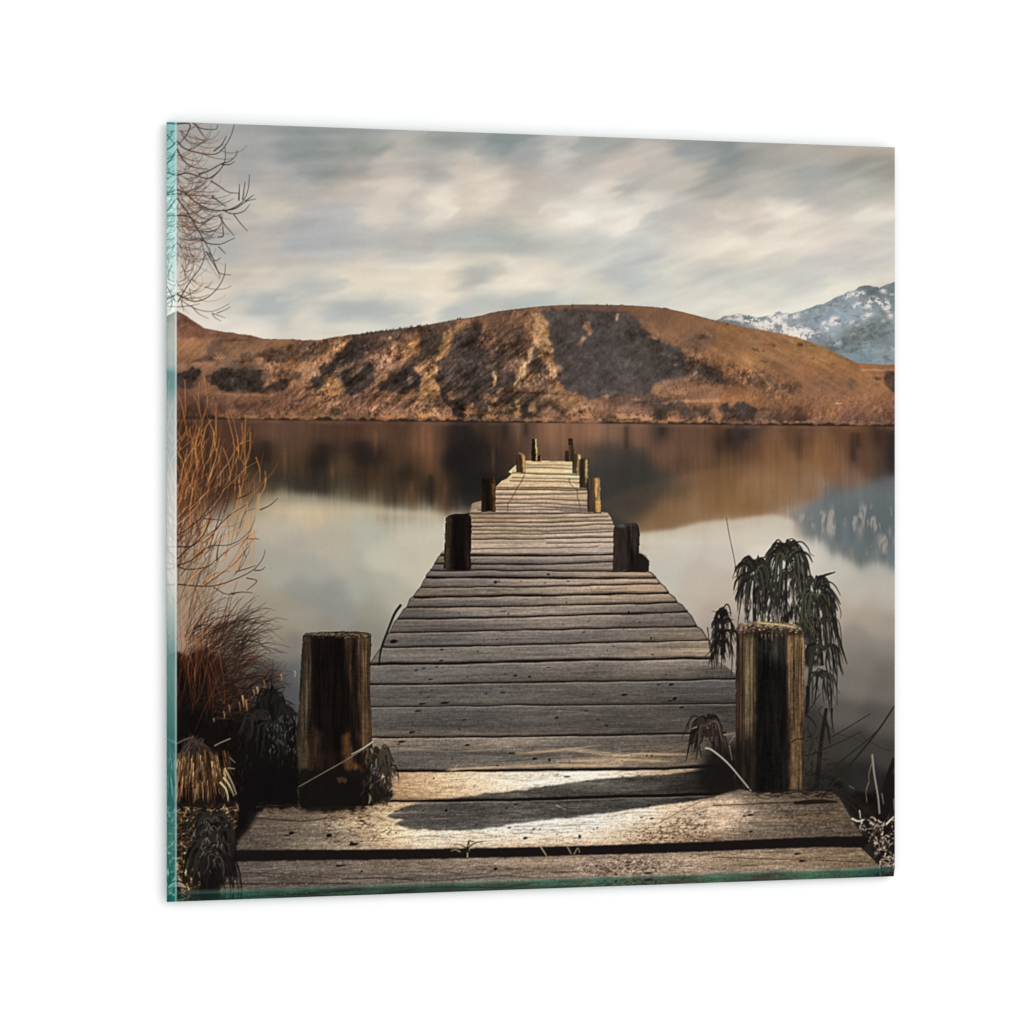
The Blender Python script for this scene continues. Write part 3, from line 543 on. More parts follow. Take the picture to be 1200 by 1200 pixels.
patch('E', [(690,1060),(780,1040),(810,1100),(780,1150),(700,1140)], (160,118,82), .9, 1, .6, 12); patch('E', [(940,1070),(1050,1065),(1050,1130),(950,1130)], (134,102,76), .75, 1.2, .8, 12); patch('E', [(1100,1030),(1170,1020),(1200,1080),(1160,1120)], (172,124,82), .85, 1, .5)
patch('E', [(0,1120),(200,1100),(520,1110),(520,1160),(0,1170)], (46,42,38), .85, .8, .6)
patch('E', [(930,330),(1000,310),(1140,320),(1160,350),(1060,355),(980,350)], (94,74,60), .65, 1, .5, 14)
# -- F
patch('F', [(0,490),(80,520),(180,570),(240,620),(320,700),(330,740),(200,700),(80,660),(0,640)], (52,46,44), .92, 1.2)
patch('F', [(340,600),(480,650),(640,670),(800,670),(880,700),(1040,760),(1040,800),(900,790),(800,740),(640,730),(480,700),(380,660)], (104,82,64), .62, 1.6, .7, 18)
for x in range(480, 1040, 44): patch('F', [(x,650 + (x-480)*.12),(x+16,650 + (x-480)*.12),(x+40,715 + (x-480)*.12),(x+26,720 + (x-480)*.12)], (62,52,44), .7, 1, .4)
patch('F', [(440,380),(500,430),(600,570),(720,650),(680,650),(560,560),(470,450)], (196,144,86), .55, 1, 1)
patch('F', [(540,335),(600,330),(640,380),(600,370)], (66,52,44), .8, .8, .3); patch('F', [(640,350),(680,350),(660,370)], (66,52,42), .8, .6, .3); patch('F', [(620,460),(720,480),(690,500),(650,490)], (86,66,48), .8, .8, .3); patch('F', [(640,285),(780,300),(770,320),(680,305)], (88,66,46), .7, .8, .3)
patch('F', [(1000,280),(1067,290),(1067,320),(1010,310)], (62,50,36), .85, .6, .3); patch('F', [(310,370),(350,400),(330,410)], (90,68,50), .6, .5); patch('F', [(270,84),(305,86),(300,104),(275,100)], (52,40,30), .9, .4, .3)
patch('F', [(870,230),(930,260),(890,300),(860,270)], (110,82,56), .55, 1, .8); patch('F', [(0,200),(130,190),(160,240),(60,250),(0,240)], (104,80,62), .6, 1, .6, 14); patch('F', [(140,440),(240,470),(200,500),(140,480)], (104,78,54), .5, 1, .7)
patch('F', [(0,870),(250,850),(440,880),(440,900),(0,900)], (186,128,82), .6, .6, .8)
patch('F', [(190,950),(250,910),(300,900),(340,950),(380,900),(500,920),(540,960),(600,1000),(560,1040),(560,1170),(420,1160),(210,1150),(210,1100),(240,1020)], (48,46,48), .94, 1)
patch('F', [(280,1020),(380,1010),(400,1080),(340,1120),(260,1060)], (100,82,66), .7, 1.4, .5, 18); patch('F', [(310,920),(340,920),(330,970),(300,960)], (150,120,90), .6, .6, .3)
patch('F', [(100,990),(160,970),(240,1040),(220,1100),(120,1110)], (176,126,82), .88, 1, .5, 10); patch('F', [(0,1010),(100,1040),(190,1110),(190,1160),(0,1150)], (62,56,54), .8, 1.2, .8)
patch('F', [(580,1030),(660,1000),(740,1060),(740,1110),(600,1110)], (104,84,66), .8, 1.2, .7, 10); patch('F', [(600,985),(640,960),(850,975),(830,995),(640,1010)], (76,58,46), .75, 1, .4); patch('F', [(940,970),(980,930),(1060,960),(1060,1010),(960,990)], (72,54,44), .8, 1, .5)
patch('F', [(580,1105),(800,1080),(1067,1110),(1200,1120),(1200,1160),(560,1160)], (50,42,38), .85, 1, .6)
# -- G (right end of the hill)
patch('G', [(0,640),(180,690),(300,750),(420,800),(540,860),(700,910),(700,940),(520,900),(300,800),(0,700)], (158,118,62), .6, .8, 1)
patch('G', [(740,930),(1200,950),(1200,990),(740,985)], (158,98,58), .7, .6, .8); patch('G', [(760,990),(1200,995),(1200,1010),(800,1010)], (204,150,104), .8, .4, .4)
patch('G', [(1040,1010),(1200,1015),(1200,1300),(1060,1200),(1020,1100)], (66,58,58), .92, .9); patch('G', [(880,1080),(960,1070),(1010,1095),(960,1120),(890,1100)], (66,56,50), .85, .8)
patch('G', [(930,1030),(1020,1040),(1040,1080),(960,1070)], (176,120,74), .7, .8)
patch('G', [(80,705),(150,720),(180,745),(100,740)], (56,46,34), .85, .6, .3); patch('G', [(215,725),(280,740),(270,752),(215,742)], (56,46,34), .85, .5, .3)
for x, y in ((480,1045),(440,1085),(240,875),(110,855),(600,1135),(470,930)): patch('G', [(x-25,y-6),(x+25,y-8),(x+30,y+8),(x-10,y+8)], (96,70,48), .7, .7, .3)
patch('G', [(660,1110),(740,1120),(740,1200),(660,1200)], (88,70,54), .7, 1, .6); patch('G', [(40,1100),(140,1160),(130,1200),(60,1160)], (86,66,48), .7, .8, .5)
# broken rock and scrub: soft dark and light flecks where the ground is rough
fl1 = noise(62, 2.6, 3.4, 4, .8); fl2 = noise(63, 1.6, 1.8, 2, .9); grd = np.clip(noise(64, 14, 9, 3) * .5 + .5, 0, 1.2)
rr = np.clip(rough_k - .3, 0, 1) * grd
lm = np.clip(img.mean(-1) / 110, .35, 1.2)
img[:] = img * (1 + (np.clip(-fl1, -1.6, 1.6) * .17 + fl2 * .07) * rr * lm)[..., None]
comp((46,40,38), np.clip(fl1 - .55, 0, 1) * rr * .55 * (lm > .6)); comp((200,158,112), np.clip(-fl1 - fl2 * .4 - .9, 0, 1) * rr * .42 * (lm > .75))
gu = shear_noise(67, 16, 5, -.7, 5, .66); gu2 = shear_noise(68, 7, 2.4, -.9, 4, .7)
lfh = np.clip((690 - XX) / 60, 0, 1) * np.clip((YY - 385) / 20, 0, 1) * np.clip((488 - YY) / 12, 0, 1) * np.clip((XX - 330) / 60, .25, 1) * hm
img *= (1 + (np.clip(gu, -1.7, 1.4) * .15 + gu2 * .10) * lfh)[..., None]
fcm = blur(poly([(635,366),(700,362),(750,368),(790,392),(830,425),(825,445),(800,452),(770,460),(700,466),(660,455),(648,430)]), 2)
img *= (1 + (shear_noise(69, 18, 6, .45, 4) * .035 + shear_noise(70, 12, 4, -.6, 4) * .03 + fl1 * .05) * fcm)[..., None]
_g = hm[..., None]; img[:] = img * (1 - _g) + img * np.array([1.0, .965, 1.0], np.float32) * _g
# slope furrows
fur = []
rf = np.random.default_rng(71)
for _ in range(150):
    x = rf.uniform(800, 1030); yt = np.interp(x, [800,872,945,1005,1040], [366,383,399,425,428]); y = rf.uniform(yt + 4, 470); l = rf.uniform(6, 22)
    fur.append(([(x, y), (x + l * .5, y + l * .26), (x + l, y + l * .6)], rf.uniform(.5, 1.2), .3))
strokes(fur[::2], (112,80,54), .35); strokes(fur[1::2], (198,150,96), .3)
strokes([([(188,366.5),(207,366),(226,377.8),(240,386.2),(265,390),(309,398)],.7,.7)], (84,58,42), .5)
strokes([(tl(610,345,[(0,92),(140,78),(380,68),(620,72),(850,84),(1000,108),(1200,160)]),.8,.8),(tl(400,345,[(740,163),(850,148),(1000,113),(1200,88)]),.9,.8)], (70,54,38), .6)
strokes([(tl(835,325,[(785,806),(825,806)]),1.1,.8)], (235,215,190), .8)
rb = np.random.default_rng(7)
strokes([([(x, 398 - (x - 388) * .155 + .6), (x + .4, 398 - (x - 388) * .155 - rb.uniform(.6, 2.6))], rb.uniform(.8, 1.8), .6) for x in list(rb.uniform(378, 436, 30)) + list(rb.uniform(436, 500, 26))], (50,42,36), .85)
strokes([([(x, y + .5), (x + .6, y - 1.6)], 2., 1.) for x, y in ((671,357.8),(711,357.8),(536,374),(539,373.5),(482,383),(489,382.5),(500,381),(430,390),(434,389.5),(440,389),(452,388),(457,387.5),(468,385.5),(474,385))], (54,46,38), .9)
def bush(x, y, r, c_, k=1.):
    its = []
    for _ in range(int(9 * r)):
        a = rb.uniform(-3.0, -.15); l = r * rb.uniform(.45, 1.05); bx = x + rb.normal(0, r * .35)
        its.append(([(bx, y + rb.uniform(-1.5, 1)), (bx + math.cos(a) * l * .5, y + math.sin(a) * l * .6), (bx + math.cos(a) * l, y + math.sin(a) * l)], 1.0, .5))
    n = len(its) // 3; c_ = np.array(c_) * np.array([.96, .94, .92])
    strokes(its[:n], c_ * .42, .6 * k); strokes(its[n:2 * n], c_ * .8, .55 * k); strokes(its[2 * n:], np.minimum(c_ * 1.22, 240), .85 * k)
for x in np.arange(262, 640, 6.5): bush(x + rb.normal(0, 2), 490 + (x - 207) * .0105 - rb.uniform(0, 2.5), rb.uniform(2.5, 5.5), jitter((140,102,74), rb, 16), .75)
for x in np.arange(640, 1052, 7): bush(x + rb.normal(0, 2), 490 + (x - 207) * .0105 - rb.uniform(0, 3), rb.uniform(3, 6), jitter((140,104,78), rb, 14), .75)
for x, y, r, c_ in [(521,492,9,(170,120,86)),(690,490,10,(168,122,90)),(672,492,8,(150,110,82)),(728,490,9,(172,128,94)),(742,490,8,(176,132,98)),(757,492,9,(176,132,102)),(790,494,9,(168,122,88)),
                    (822,494,8,(160,118,86)),(640,492,7,(160,118,88)),(455,490,8,(165,118,84)),(470,490,8,(168,122,88)),(495,489,8,(190,138,90)),(575,490,8,(150,110,80)),(590,491,7,(130,96,70)),
                    (860,497,7,(110,86,70)),(1010,498,7,(120,92,76)),(1035,498,8,(110,84,70)),(895,496,7,(130,96,72)),(390,463,8,(172,126,82)),(258,421,7,(150,112,82)),(342,486,6,(140,100,74)),(318,486,6,(140,98,74)),
                    (272,483,6,(130,94,70)),(378,489,6,(140,102,74)),(797,462,11,(152,114,84)),(778,465,8,(134,102,78)),(745,469,5,(146,112,90)),(711,466,5,(152,116,92)),(549,485,7,(146,106,80)),(607,487,6,(154,116,76))]:
    bush(x, y, r, c_)
# shore line
yb = lambda x: 491 + (np.asarray(x) - 207) * .0105
rs = np.random.default_rng(8)
_sh = yb(XX) + 0 * YY
_th = np.clip(1.9 + 1.3 * noise(65, 9, 300, 3, .8)[:1] * np.where(XX < 640, 1, .8) - np.where(XX > 640, .5, 0), .3, 4.2)
comp((34,27,25), blur(((YY > _sh - _th) & (YY < _sh + 1.2)).astype(np.float32), .5) * .85, L_HILL)
comp((120,92,78), blur(((YY > _sh - _th - 1.8) & (YY < _sh - _th)).astype(np.float32), .5) * .3 * np.clip(noise(66, 12, 300, 3)[:1], 0, 1))

# ---- lake
lk = [(300,500,95,66,50),(340,502,105,76,60),(320,510,113,83,65),(380,510,92,66,50),(380,532,50,40,34),(368,541,46,38,32),(310,530,60,45,38),(332,540,98,74,52),(350,545,92,72,52),(355,520,105,76,56),(320,560,70,62,52),(400,553,90,75,58),
(300,578,108,82,60),(225,510,60,42,34),(260,520,90,62,46),(230,560,70,50,40),(215,590,110,85,65),(270,560,85,62,48),(350,565,62,56,48),(385,568,58,52,44),(410,505,90,62,48),(440,510,110,78,58),(420,530,55,42,36),(440,536,50,40,34),
(450,552,80,62,46),(475,500,90,65,50),(495,510,136,96,69),(505,522,128,90,64),(500,546,110,78,55),(515,505,125,88,68),(530,510,50,40,38),(535,540,36,33,32),(555,530,50,42,36),(578,510,92,68,54),(578,540,76,59,47),(590,505,55,46,42),
(607,505,152,110,80),(600,522,80,60,50),(616,507,58,48,44),(560,560,40,38,36),(480,560,50,42,34),(420,560,60,48,38),(398,545,98,73,54),(465,530,95,70,52),
(440,568,88,66,49),(485,572,100,70,44),(522,572,100,70,46),(503,575,44,39,35),(545,572,35,35,36),(410,572,80,68,52),(460,580,72,62,50),(440,592,154,140,114),(400,586,158,146,118),(480,590,110,90,65),(520,588,106,83,61),
(550,590,72,64,56),(545,603,150,141,122),(500,602,168,161,141),(575,580,40,38,38),(300,592,165,152,128),(330,587,178,161,130),(350,600,189,176,151),(372,601,189,173,146),(400,604,181,174,153),(320,612,173,165,149),
(340,630,168,164,152),(380,630,172,166,152),(330,660,160,158,146),(370,670,158,158,148),(400,660,165,162,150),(400,640,172,167,153),(370,700,142,142,136),(356,695,146,146,138),(392,695,142,143,137),(330,720,157,149,134),
(360,721,156,151,138),(400,716,145,145,138),(380,738,150,142,130),(440,700,152,151,140),(340,762,130,124,115),(320,742,148,140,125),(345,790,100,100,98),(340,812,88,90,90),(325,800,75,70,66),(220,620,165,150,135),(220,660,150,138,122),(250,640,168,160,146),
(280,680,160,150,136),(430,612,179,177,161),(480,620,186,183,167),(500,650,189,183,166),(450,650,183,181,165),(430,624,168,172,160),(450,690,166,166,153),(420,690,158,160,150),(480,662,183,179,163),(440,720,149,147,133),
(462,702,169,165,151),(430,746,140,136,124),(415,762,135,128,116),(510,622,189,187,171),(470,602,170,167,151),
(640,505,150,106,80),(625,500,88,64,54),(650,512,130,95,72),(665,505,125,90,70),(690,510,142,102,79),(710,510,126,96,76),(735,510,110,82,66),(755,505,120,88,70),(775,506,54,47,45),(790,510,110,80,62),(820,510,95,72,58),
(640,530,102,79,62),(680,530,96,76,60),(710,530,80,68,58),(740,540,66,60,54),(780,530,106,78,60),(820,535,106,78,58),(800,550,95,72,56),(700,560,62,60,56),(720,570,60,58,54),(750,570,62,59,54),(790,570,76,66,55),
(825,560,102,77,56),(735,590,59,57,54),(760,600,92,73,54),(790,595,126,96,67),(830,588,126,93,62),(730,605,57,55,53),(770,611,130,102,74),(762,617,138,110,82),(800,609,142,114,86),(822,603,150,122,96),
(850,516,58,44,39),(842,505,95,65,45),(872,511,60,50,48),(885,522,102,72,53),(900,532,126,91,65),(940,515,95,68,50),(960,530,126,91,62),(1000,515,100,70,50),(1005,530,85,62,50),(1040,515,70,52,42),(1045,537,55,48,44),
(1022,540,100,72,55),(980,542,127,92,67),(850,542,102,76,53),(920,545,130,95,68),(845,570,112,80,51),(880,580,142,107,74),(910,570,152,114,84),(950,575,136,109,87),(1000,565,120,95,78),(1040,560,78,72,68),(850,598,137,99,58),
(880,598,142,110,76),(910,594,146,119,93),(860,607,155,125,92),(932,595,150,125,105),(970,590,106,103,101),(1000,585,95,100,102),(1040,585,85,90,92),(932,603,155,142,128),(952,601,118,119,118),(980,600,90,96,98),
(1010,600,88,95,98),(1045,612,88,92,92),(955,615,116,119,117),(985,630,118,121,118),(1010,645,106,111,109),(1045,648,112,117,115),(1000,628,105,110,110),(1030,625,98,103,104),
(850,618,186,179,166),(880,622,196,191,179),(920,617,190,181,169),(900,640,201,196,186),(850,650,188,182,172),(950,650,190,186,176),(985,668,182,180,170),(1030,673,170,168,160),(1000,690,175,170,160),(1040,700,168,163,154),
(850,690,178,168,156),(980,720,170,158,145),(1020,720,165,155,142),(1040,736,160,150,136),(1000,750,150,142,132),(1040,762,135,130,120),(1012,772,124,119,111),(800,640,186,183,173),(770,640,189,183,169),(780,670,181,179,169),
(820,680,180,172,160),(810,710,178,172,160),(830,722,172,160,148),(842,742,160,148,136),(1000,760,128,122,112),(1040,782,114,107,99),(1000,800,118,112,104),(1040,812,110,104,96),(990,840,95,90,84),(1030,842,85,81,76),
(1045,846,92,87,80),(1000,870,62,59,55),(1040,880,66,63,58),(970,880,60,56,52),(980,910,40,38,35),(1010,912,45,43,40),(950,860,60,56,52),(1045,930,36,34,32),(900,900,40,38,35),(900,700,180,172,160),(900,760,140,132,122)]
K = field(lk, 10., 30.)
K = blur(K, .6, 1.5)
# vertical smear of the long-exposure reflections, and its soft uneven foot
vs1 = noise(111, 5, 60, 4, .7); vs2 = noise(112, 2, 30, 3, .7)
refl = np.clip((612 - YY) / 30, 0, 1) * (YY > 488)
K = K * (1 + (vs1 * .03 + vs2 * .004) * refl)[..., None]
dyv = (noise(113, 5, 300, 3, .8) * 1.6 * SS * np.clip((YY - 540) / 40, 0, 1) * np.clip((680 - YY) / 30, 0, 1)).astype(int)
K = K[np.clip(_IY + dyv, 0, CH - 1), np.broadcast_to(_IX, dyv.shape)]
def lay(pts, c_, a, bx, by=None):
    global K
    mk = (blur(poly(pts), bx, by) * a)[..., None]; K = K + (np.asarray(c_, np.float32) - K) * mk
lay([(925,603),(960,588),(1000,572),(1062,552),(1062,668),(1040,660),(1010,650),(985,640),(955,624),(932,612)], (112,120,122), .6, 3, 4)
lay([(1000,600),(1062,590),(1062,640),(1000,630)], (96,104,107), .4, 5)
lay([(300,581),(335,578),(370,580),(400,585),(440,592),(480,598),(520,603),(545,606),(545,610),(300,596)], (190,180,156), .6, 1.5, 3)
lay([(740,625),(765,623),(790,620),(820,612),(860,609),(885,605),(905,603),(930,610),(930,640),(740,640)], (190,184,170), .8, 2, 2)
lay([(745,619),(700,590),(730,575),(800,555),(860,545),(960,540),(960,584),(900,598),(860,605),(820,608),(790,616),(765,620)], (134,102,72), .45, 4, 2.5)
lay([(690,520),(735,524),(770,545),(795,560),(770,590),(745,612),(720,606),(700,596)], (60,57,54), .6, 5, 6)
lay([(540,515),(562,510),(600,540),(560,595),(535,595)], (38,36,36), .5, 4, 6)
_rb = np.clip((600 - YY) / 14, 0, 1) * np.clip((620 - XX) / 30, 0, 1)
K = K * (1 - .14 * _rb)[..., None]
_lw = np.clip((K.mean(-1) - 120) / 40, 0, 1) * np.clip((760 - YY) / 60, 0, 1); K = K * (1 + _lw[..., None] * np.array([.075, .06, .05], np.float32))
_mr = blur(poly([(930,606),(960,596),(1000,590),(1062,600),(1062,658),(1020,648),(985,634),(955,620)]), 2, 3)
_ms = np.clip(noise(116, 3.4, 13, 3, .7) * .9 - .35, 0, 1.2)
K = K + (np.array([186,172,160], np.float32) - K) * (_ms * _mr * .5)[..., None]
K = K + (noise(114, 60, 18, 3) * 1.6)[..., None]
shore = yb(XX) + 0 * YY
am = np.clip((YY - shore) * 1.2 + .2, 0, 1)
comp(K, am, L_LAKE)
rv = np.random.default_rng(9)
def vstreaks(spec, c_, al, bl=1.2, by=4):
    """soft vertical light or dark smears."""
    acc = np.zeros((CH, CW), np.float32)
    for x, y0_, y1_, w_ in spec:
        acc = np.maximum(acc, np.exp(-((XX - x) / (w_ * 1.25)) ** 2) * np.clip((YY - y0_) / by, 0, 1) * np.clip((y1_ - YY) / (by * 2), 0, 1))
    comp(c_, acc * al * am)
vstreaks([(607,494,530,1.6),(495,494,545,2.5),(504,500,560,3),(578,520,560,1.6),(640,494,520,2),(653,494,515,1.4),(691,496,520,2.5),(755,498,515,2),(720,496,512,2),(792,498,520,3),(482,560,596,2.2),(522,562,596,2.5),(585,494,510,.8),(566,494,506,.8),
          (440,498,540,2),(390,540,575,2),(334,520,565,2)], (150,108,78), .26, by=11)
vstreaks([(531,494,600,9),(616,494,515,3),(776,497,516,4),(592,495,520,3),(734,496,530,2.5),(549,500,598,9),(425,515,550,7),(378,518,552,6),(312,515,545,5),(505,555,596,3),(854,500,522,5),(872,502,520,6),(1005,505,530,4),(1046,505,560,6),(565,494,530,4),(1000,505,545,3)], (36,32,31), .45)
vstreaks([(962,596,606,2),(998,640,656,2),(1016,640,654,1.6),(1048,625,645,2),(948,604,612,1.6),(975,603,624,3.2),(990,606,620,2.4),(1008,612,638,3),(1032,622,650,4),(1043,615,635,2),(1027,640,655,2),(956,594,602,1),(935,596,608,3),(905,600,612,2),(892,603,614,2),(918,600,612,1.5)], (184,170,158), .4, by=8)
vstreaks([(965,610,622,2.5),(983,610,640,3),(998,612,640,2.5),(1018,615,650,4),(950,608,620,2),(1036,648,660,3)], (92,98,100), .45, by=5)
# faint pink line at the waterline
comp((140,104,82), blur(((YY > shore + .5) & (YY < shore + 3.5)).astype(np.float32), .5, 1) * .35 * (.5 + .5 * np.clip(noise(115, 8, 40, 2), -1, 1)))

# ---- jetty
def Lx(pts, x): p = np.array(pts, float); return np.interp(x, p[:, 0], p[:, 1])
deck_left = [(616,540),(606,544),(601,548),(596,553),(600,555),(594,561),(588,563.5),(583,568.5),(580,572),(567,586),(553,590),(551,600),(546,602),(546,603),(530,630),(519,645),(514,652),(507,665),(505,668),(500,673),(499,677),(496,681),(493,688),(489,692),(485,698),(480,702),
             (477,711),(473,714),(466,725),(462,729),(457,741),(452,744),(449,758),(444,762),(434,777),(433,800),(434,828),(436,862),(440,903),(440,938),(305,944),(302,950),(286,972),(269,997),(278,1009),(266,1028),(252,1050),(247,1062)]
deck_right = [(671,540.5),(676,548),(680,556),(689,572),(688,585),(704,600),(712,601),(716,607),(719,615),(740,640),(757,650),(760,656),(758,669),(764,672),(768,677),(774,684),(779,688),(783,695),(790,700),(793,706),(799,709),(805,717),(810,722),(816,734),(822,738),(829,750),
              (832,753),(836,771),(850,780),(862,790),(862,925),(950,926),(977,928),(984,936),(998,960),(1011,980),(1015,985),(1008,993),(1020,1004),(1032,1017),(1046,1032)]
dm = poly(deck_left + deck_right[::-1])
dk = [(640,546,222,182,118),(620,550,225,185,122),(660,550,228,190,128),(600,551,215,175,112),(640,560,215,178,122),(600,568,200,155,95),(620,566,215,178,122),(670,565,222,186,128),(590,575,205,170,120),(630,580,200,160,108),(680,580,190,150,105),
(600,590,205,172,130),(640,592,200,168,125),(690,592,150,125,100),(560,593,120,90,70),(570,606,185,150,118),(620,608,196,162,128),(680,606,215,185,152),(700,610,190,160,130),(600,620,188,158,126),(660,620,185,158,132),(700,625,195,168,140),
(570,630,180,150,120),(640,632,190,162,136),(700,640,195,172,150),(600,640,190,165,142),(640,645,190,170,152),(570,645,170,150,132),(690,648,195,175,156),(515,655,95,80,66),(570,655,150,132,116),(640,655,128,114,102),(700,656,165,148,134),
(570,663,100,88,80),(620,664,118,104,94),(690,664,95,86,80),(510,672,105,96,90),(560,672,120,110,102),(640,672,150,132,118),(700,672,150,130,112),(745,673,178,148,120),(520,682,112,102,94),(560,684,150,128,112),(620,682,160,138,120),
(680,682,196,170,146),(740,681,190,155,122),(500,694,130,112,94),(560,694,130,118,104),(620,693,150,130,110),(700,692,190,160,132),(770,690,185,152,120),(500,706,105,96,88),(560,706,122,112,102),(620,705,165,142,122),(700,702,165,145,125),
(780,701,160,138,114),(480,718,108,98,88),(560,718,150,134,118),(640,717,175,152,132),(720,714,155,138,122),(790,712,112,104,98),(470,734,105,96,88),(520,733,96,90,86),(600,731,138,124,112),(680,728,150,132,116),(760,726,120,108,98),
(800,727,118,106,96),(460,750,108,100,90),(520,750,110,102,94),(600,748,128,116,106),(660,746,118,110,104),(740,744,128,115,100),(810,743,140,122,100),(450,768,120,110,98),(520,768,125,115,104),(600,766,132,120,108),(700,762,140,126,112),
(760,760,155,138,118),(820,762,175,148,118),(450,790,110,104,98),(520,790,112,106,99),(600,788,112,104,96),(700,786,112,102,92),(780,779,165,144,122),(780,790,105,97,88),(840,785,95,88,82),(450,815,98,92,86),(520,815,98,92,85),
(600,813,106,98,89),(700,812,100,92,84),(790,810,92,84,76),(840,806,88,84,80),(450,845,96,89,83),(520,845,88,82,76),(600,845,94,86,79),(700,843,92,84,76),(780,842,90,80,70),(840,835,72,66,60),(450,872,138,122,104),(520,872,132,118,102),
(560,885,90,84,77),(600,872,150,132,112),(680,872,112,103,94),(760,870,88,82,74),(470,893,100,92,84),(520,893,100,92,84),(600,888,96,88,80),(640,886,105,96,86),(700,888,176,150,120),(760,887,150,126,98),(790,880,120,104,86),(700,878,96,88,80),
(600,898,150,130,108),(560,898,150,128,105),(700,896,180,154,126),(790,897,95,82,70),(830,880,60,54,48),
(470,912,180,150,115),(520,915,205,172,136),(560,912,222,192,160),(600,912,235,210,184),(660,908,238,214,188),(720,906,225,198,168),(780,903,190,160,130),(480,928,150,118,86),(520,930,190,155,118),(560,926,215,182,150),
(310,955,110,92,74),(340,955,112,95,78),(300,975,98,82,68),(340,978,104,90,74),(290,990,92,78,64),(370,985,120,104,86),(400,975,150,130,102),(400,990,160,140,112),(440,985,205,178,146),(430,950,140,112,80),(450,950,205,172,132),
(480,940,190,155,115),(440,965,215,188,155),(480,985,225,198,168),(540,985,236,210,180),(600,980,240,216,190),(660,975,240,218,194),(600,990,190,155,122),(700,970,236,214,190),(760,962,222,198,172),(720,985,190,158,124),(800,965,180,150,120),
(840,955,190,164,138),(800,985,150,122,92),(840,978,170,142,114),(870,945,170,145,118),(880,965,175,150,124),(900,955,110,90,70),(920,945,110,92,72),(950,940,98,80,62),(930,965,105,88,68),(880,980,120,100,76),(940,975,110,90,70),
(975,960,110,88,66),(990,975,95,76,58),(960,930,80,66,52),(820,945,190,160,128),
(290,1020,96,84,74),(340,1018,104,92,80),(340,1035,96,84,72),(400,1015,120,106,92),(400,1030,112,98,84),(460,1015,128,110,92),(460,1030,115,100,86),(520,1012,135,115,96),(520,1028,118,102,88),(580,1010,158,135,112),(580,1026,130,112,96),
(640,1008,165,138,110),(640,1024,145,122,100),(700,1008,160,135,112),(700,1020,168,142,120),(760,1008,165,140,114),(760,1020,160,134,108),(820,1006,170,142,114),(820,1018,165,138,110),(880,1000,165,138,108),(880,1015,160,135,106),
(940,1000,160,130,98),(940,1012,150,124,96),(1000,998,125,100,74),(1010,1010,135,108,80)]
DK = field(dk, 6.5, 26., 5.5, -.012)
# grain: sheared so it follows the planks (which climb slightly to the right); coarser towards the viewer
def grain(seed, sx, sy, k=-.017):
    n0 = noise(seed, sx, sy, 4, .7); sh = (np.round((XX[0] - 600) * k * SS)).astype(int)
    return n0[np.clip(_IY - sh[None, :], 0, CH - 1), np.broadcast_to(_IX, (CH, CW))]
near = np.clip((YY - 640) / 330, 0, 1)
g_f = grain(201, 50, 1.0, -.003); g_m = grain(202, 42, 2.2); g_n = grain(203, 60, 4.5)
fine = noise(204, .9, .7, 2, .9); fine2 = noise(205, 2.4, 1.2, 3, .8)
DK = DK * (1 + (g_f * .05 * (1 - near) + g_m * .045 + g_n * .035 * near) + fine2 * .03 + fine * (.02 + .06 * near))[..., None]
DK += (grain(206, 120, 6) * 1.6)[..., None] * np.array([1, .1, -.8])
_m = DK.mean(-1, keepdims=True); DK = _m + (DK - _m) * (.82 if True else 1)
DK = DK + 4 * np.clip((YY - 690) / 40, 0, 1)[..., None] * np.array([1, .9, .95])
DK = np.where((YY < 602)[..., None], DK * np.array([1.08, 1.1, 1.18]), DK)
DK *= (1 - .07 * np.clip((YY - 655) / 60, 0, 1))[..., None]
comp(DK, dm, L_JETTY)
# sunlit planks on either side of the post's shadow
lit1 = poly([(462,905),(540,905),(620,904.5),(700,903.5),(800,902),(800,912),(700,918),(620,930),(530,938),(462,938)])
lit2 = poly([(400,962),(440,950),(462,940),(560,940),(822,932),(862,925),(870,940),(868,962),(850,978),(835,983),(760,989),(700,991),(620,993),(560,994),(470,995.5),(400,996)])
lf = field([(465,920,150,116,82),(480,912,186,152,116),(480,930,160,124,90),(500,908,206,172,134),(510,925,206,172,134),(530,932,196,160,122),(540,912,218,186,150),(580,912,232,206,176),(580,926,226,196,164),(640,910,240,218,194),(640,920,234,210,184),(700,908,234,212,186),(760,906,212,182,152),(795,903,170,140,112),
            (410,980,140,112,84),(430,965,180,148,112),(440,985,196,162,124),(460,955,214,184,144),(470,975,222,194,158),(500,980,232,206,174),(540,980,240,216,188),(540,990,206,172,138),(600,975,244,224,202),(600,989,196,162,130),(650,970,246,228,208),(660,987,196,162,130),
            (700,962,244,226,206),(700,978,232,208,182),(720,986,186,154,120),(740,955,236,212,186),(760,965,222,194,164),(790,960,205,176,146),(780,982,164,132,100),(800,945,200,170,138),(830,950,208,180,152),(840,940,190,160,132),(830,972,176,146,116),(855,955,196,166,138),(850,975,150,122,94)], 9, 30, 2.6, -.03)
lf = (lf - 150) * 1.2 + 164; _m = lf.mean(-1, keepdims=True); lf = _m + (lf - _m) * .82
lf = lf * (1 + g_m * .03 + fine2 * .05 + fine * .06)[..., None]
lm1 = blur(rough_edge(lit1, .5, 5, 241), .5); lm2 = blur(rough_edge(lit2, 1.5, 8, 243), 2.5)
lm2 = lm2 * blur(np.clip((XX - 395) / 60, 0, 1) * np.clip((905 - XX) / 60, 0, 1) + 0 * YY, 1)
comp(np.clip(lf, 0, 250), np.clip(lm1, 0, 1) * dm * .95); comp(np.clip(lf, 0, 250), lm2 * dm * .92)
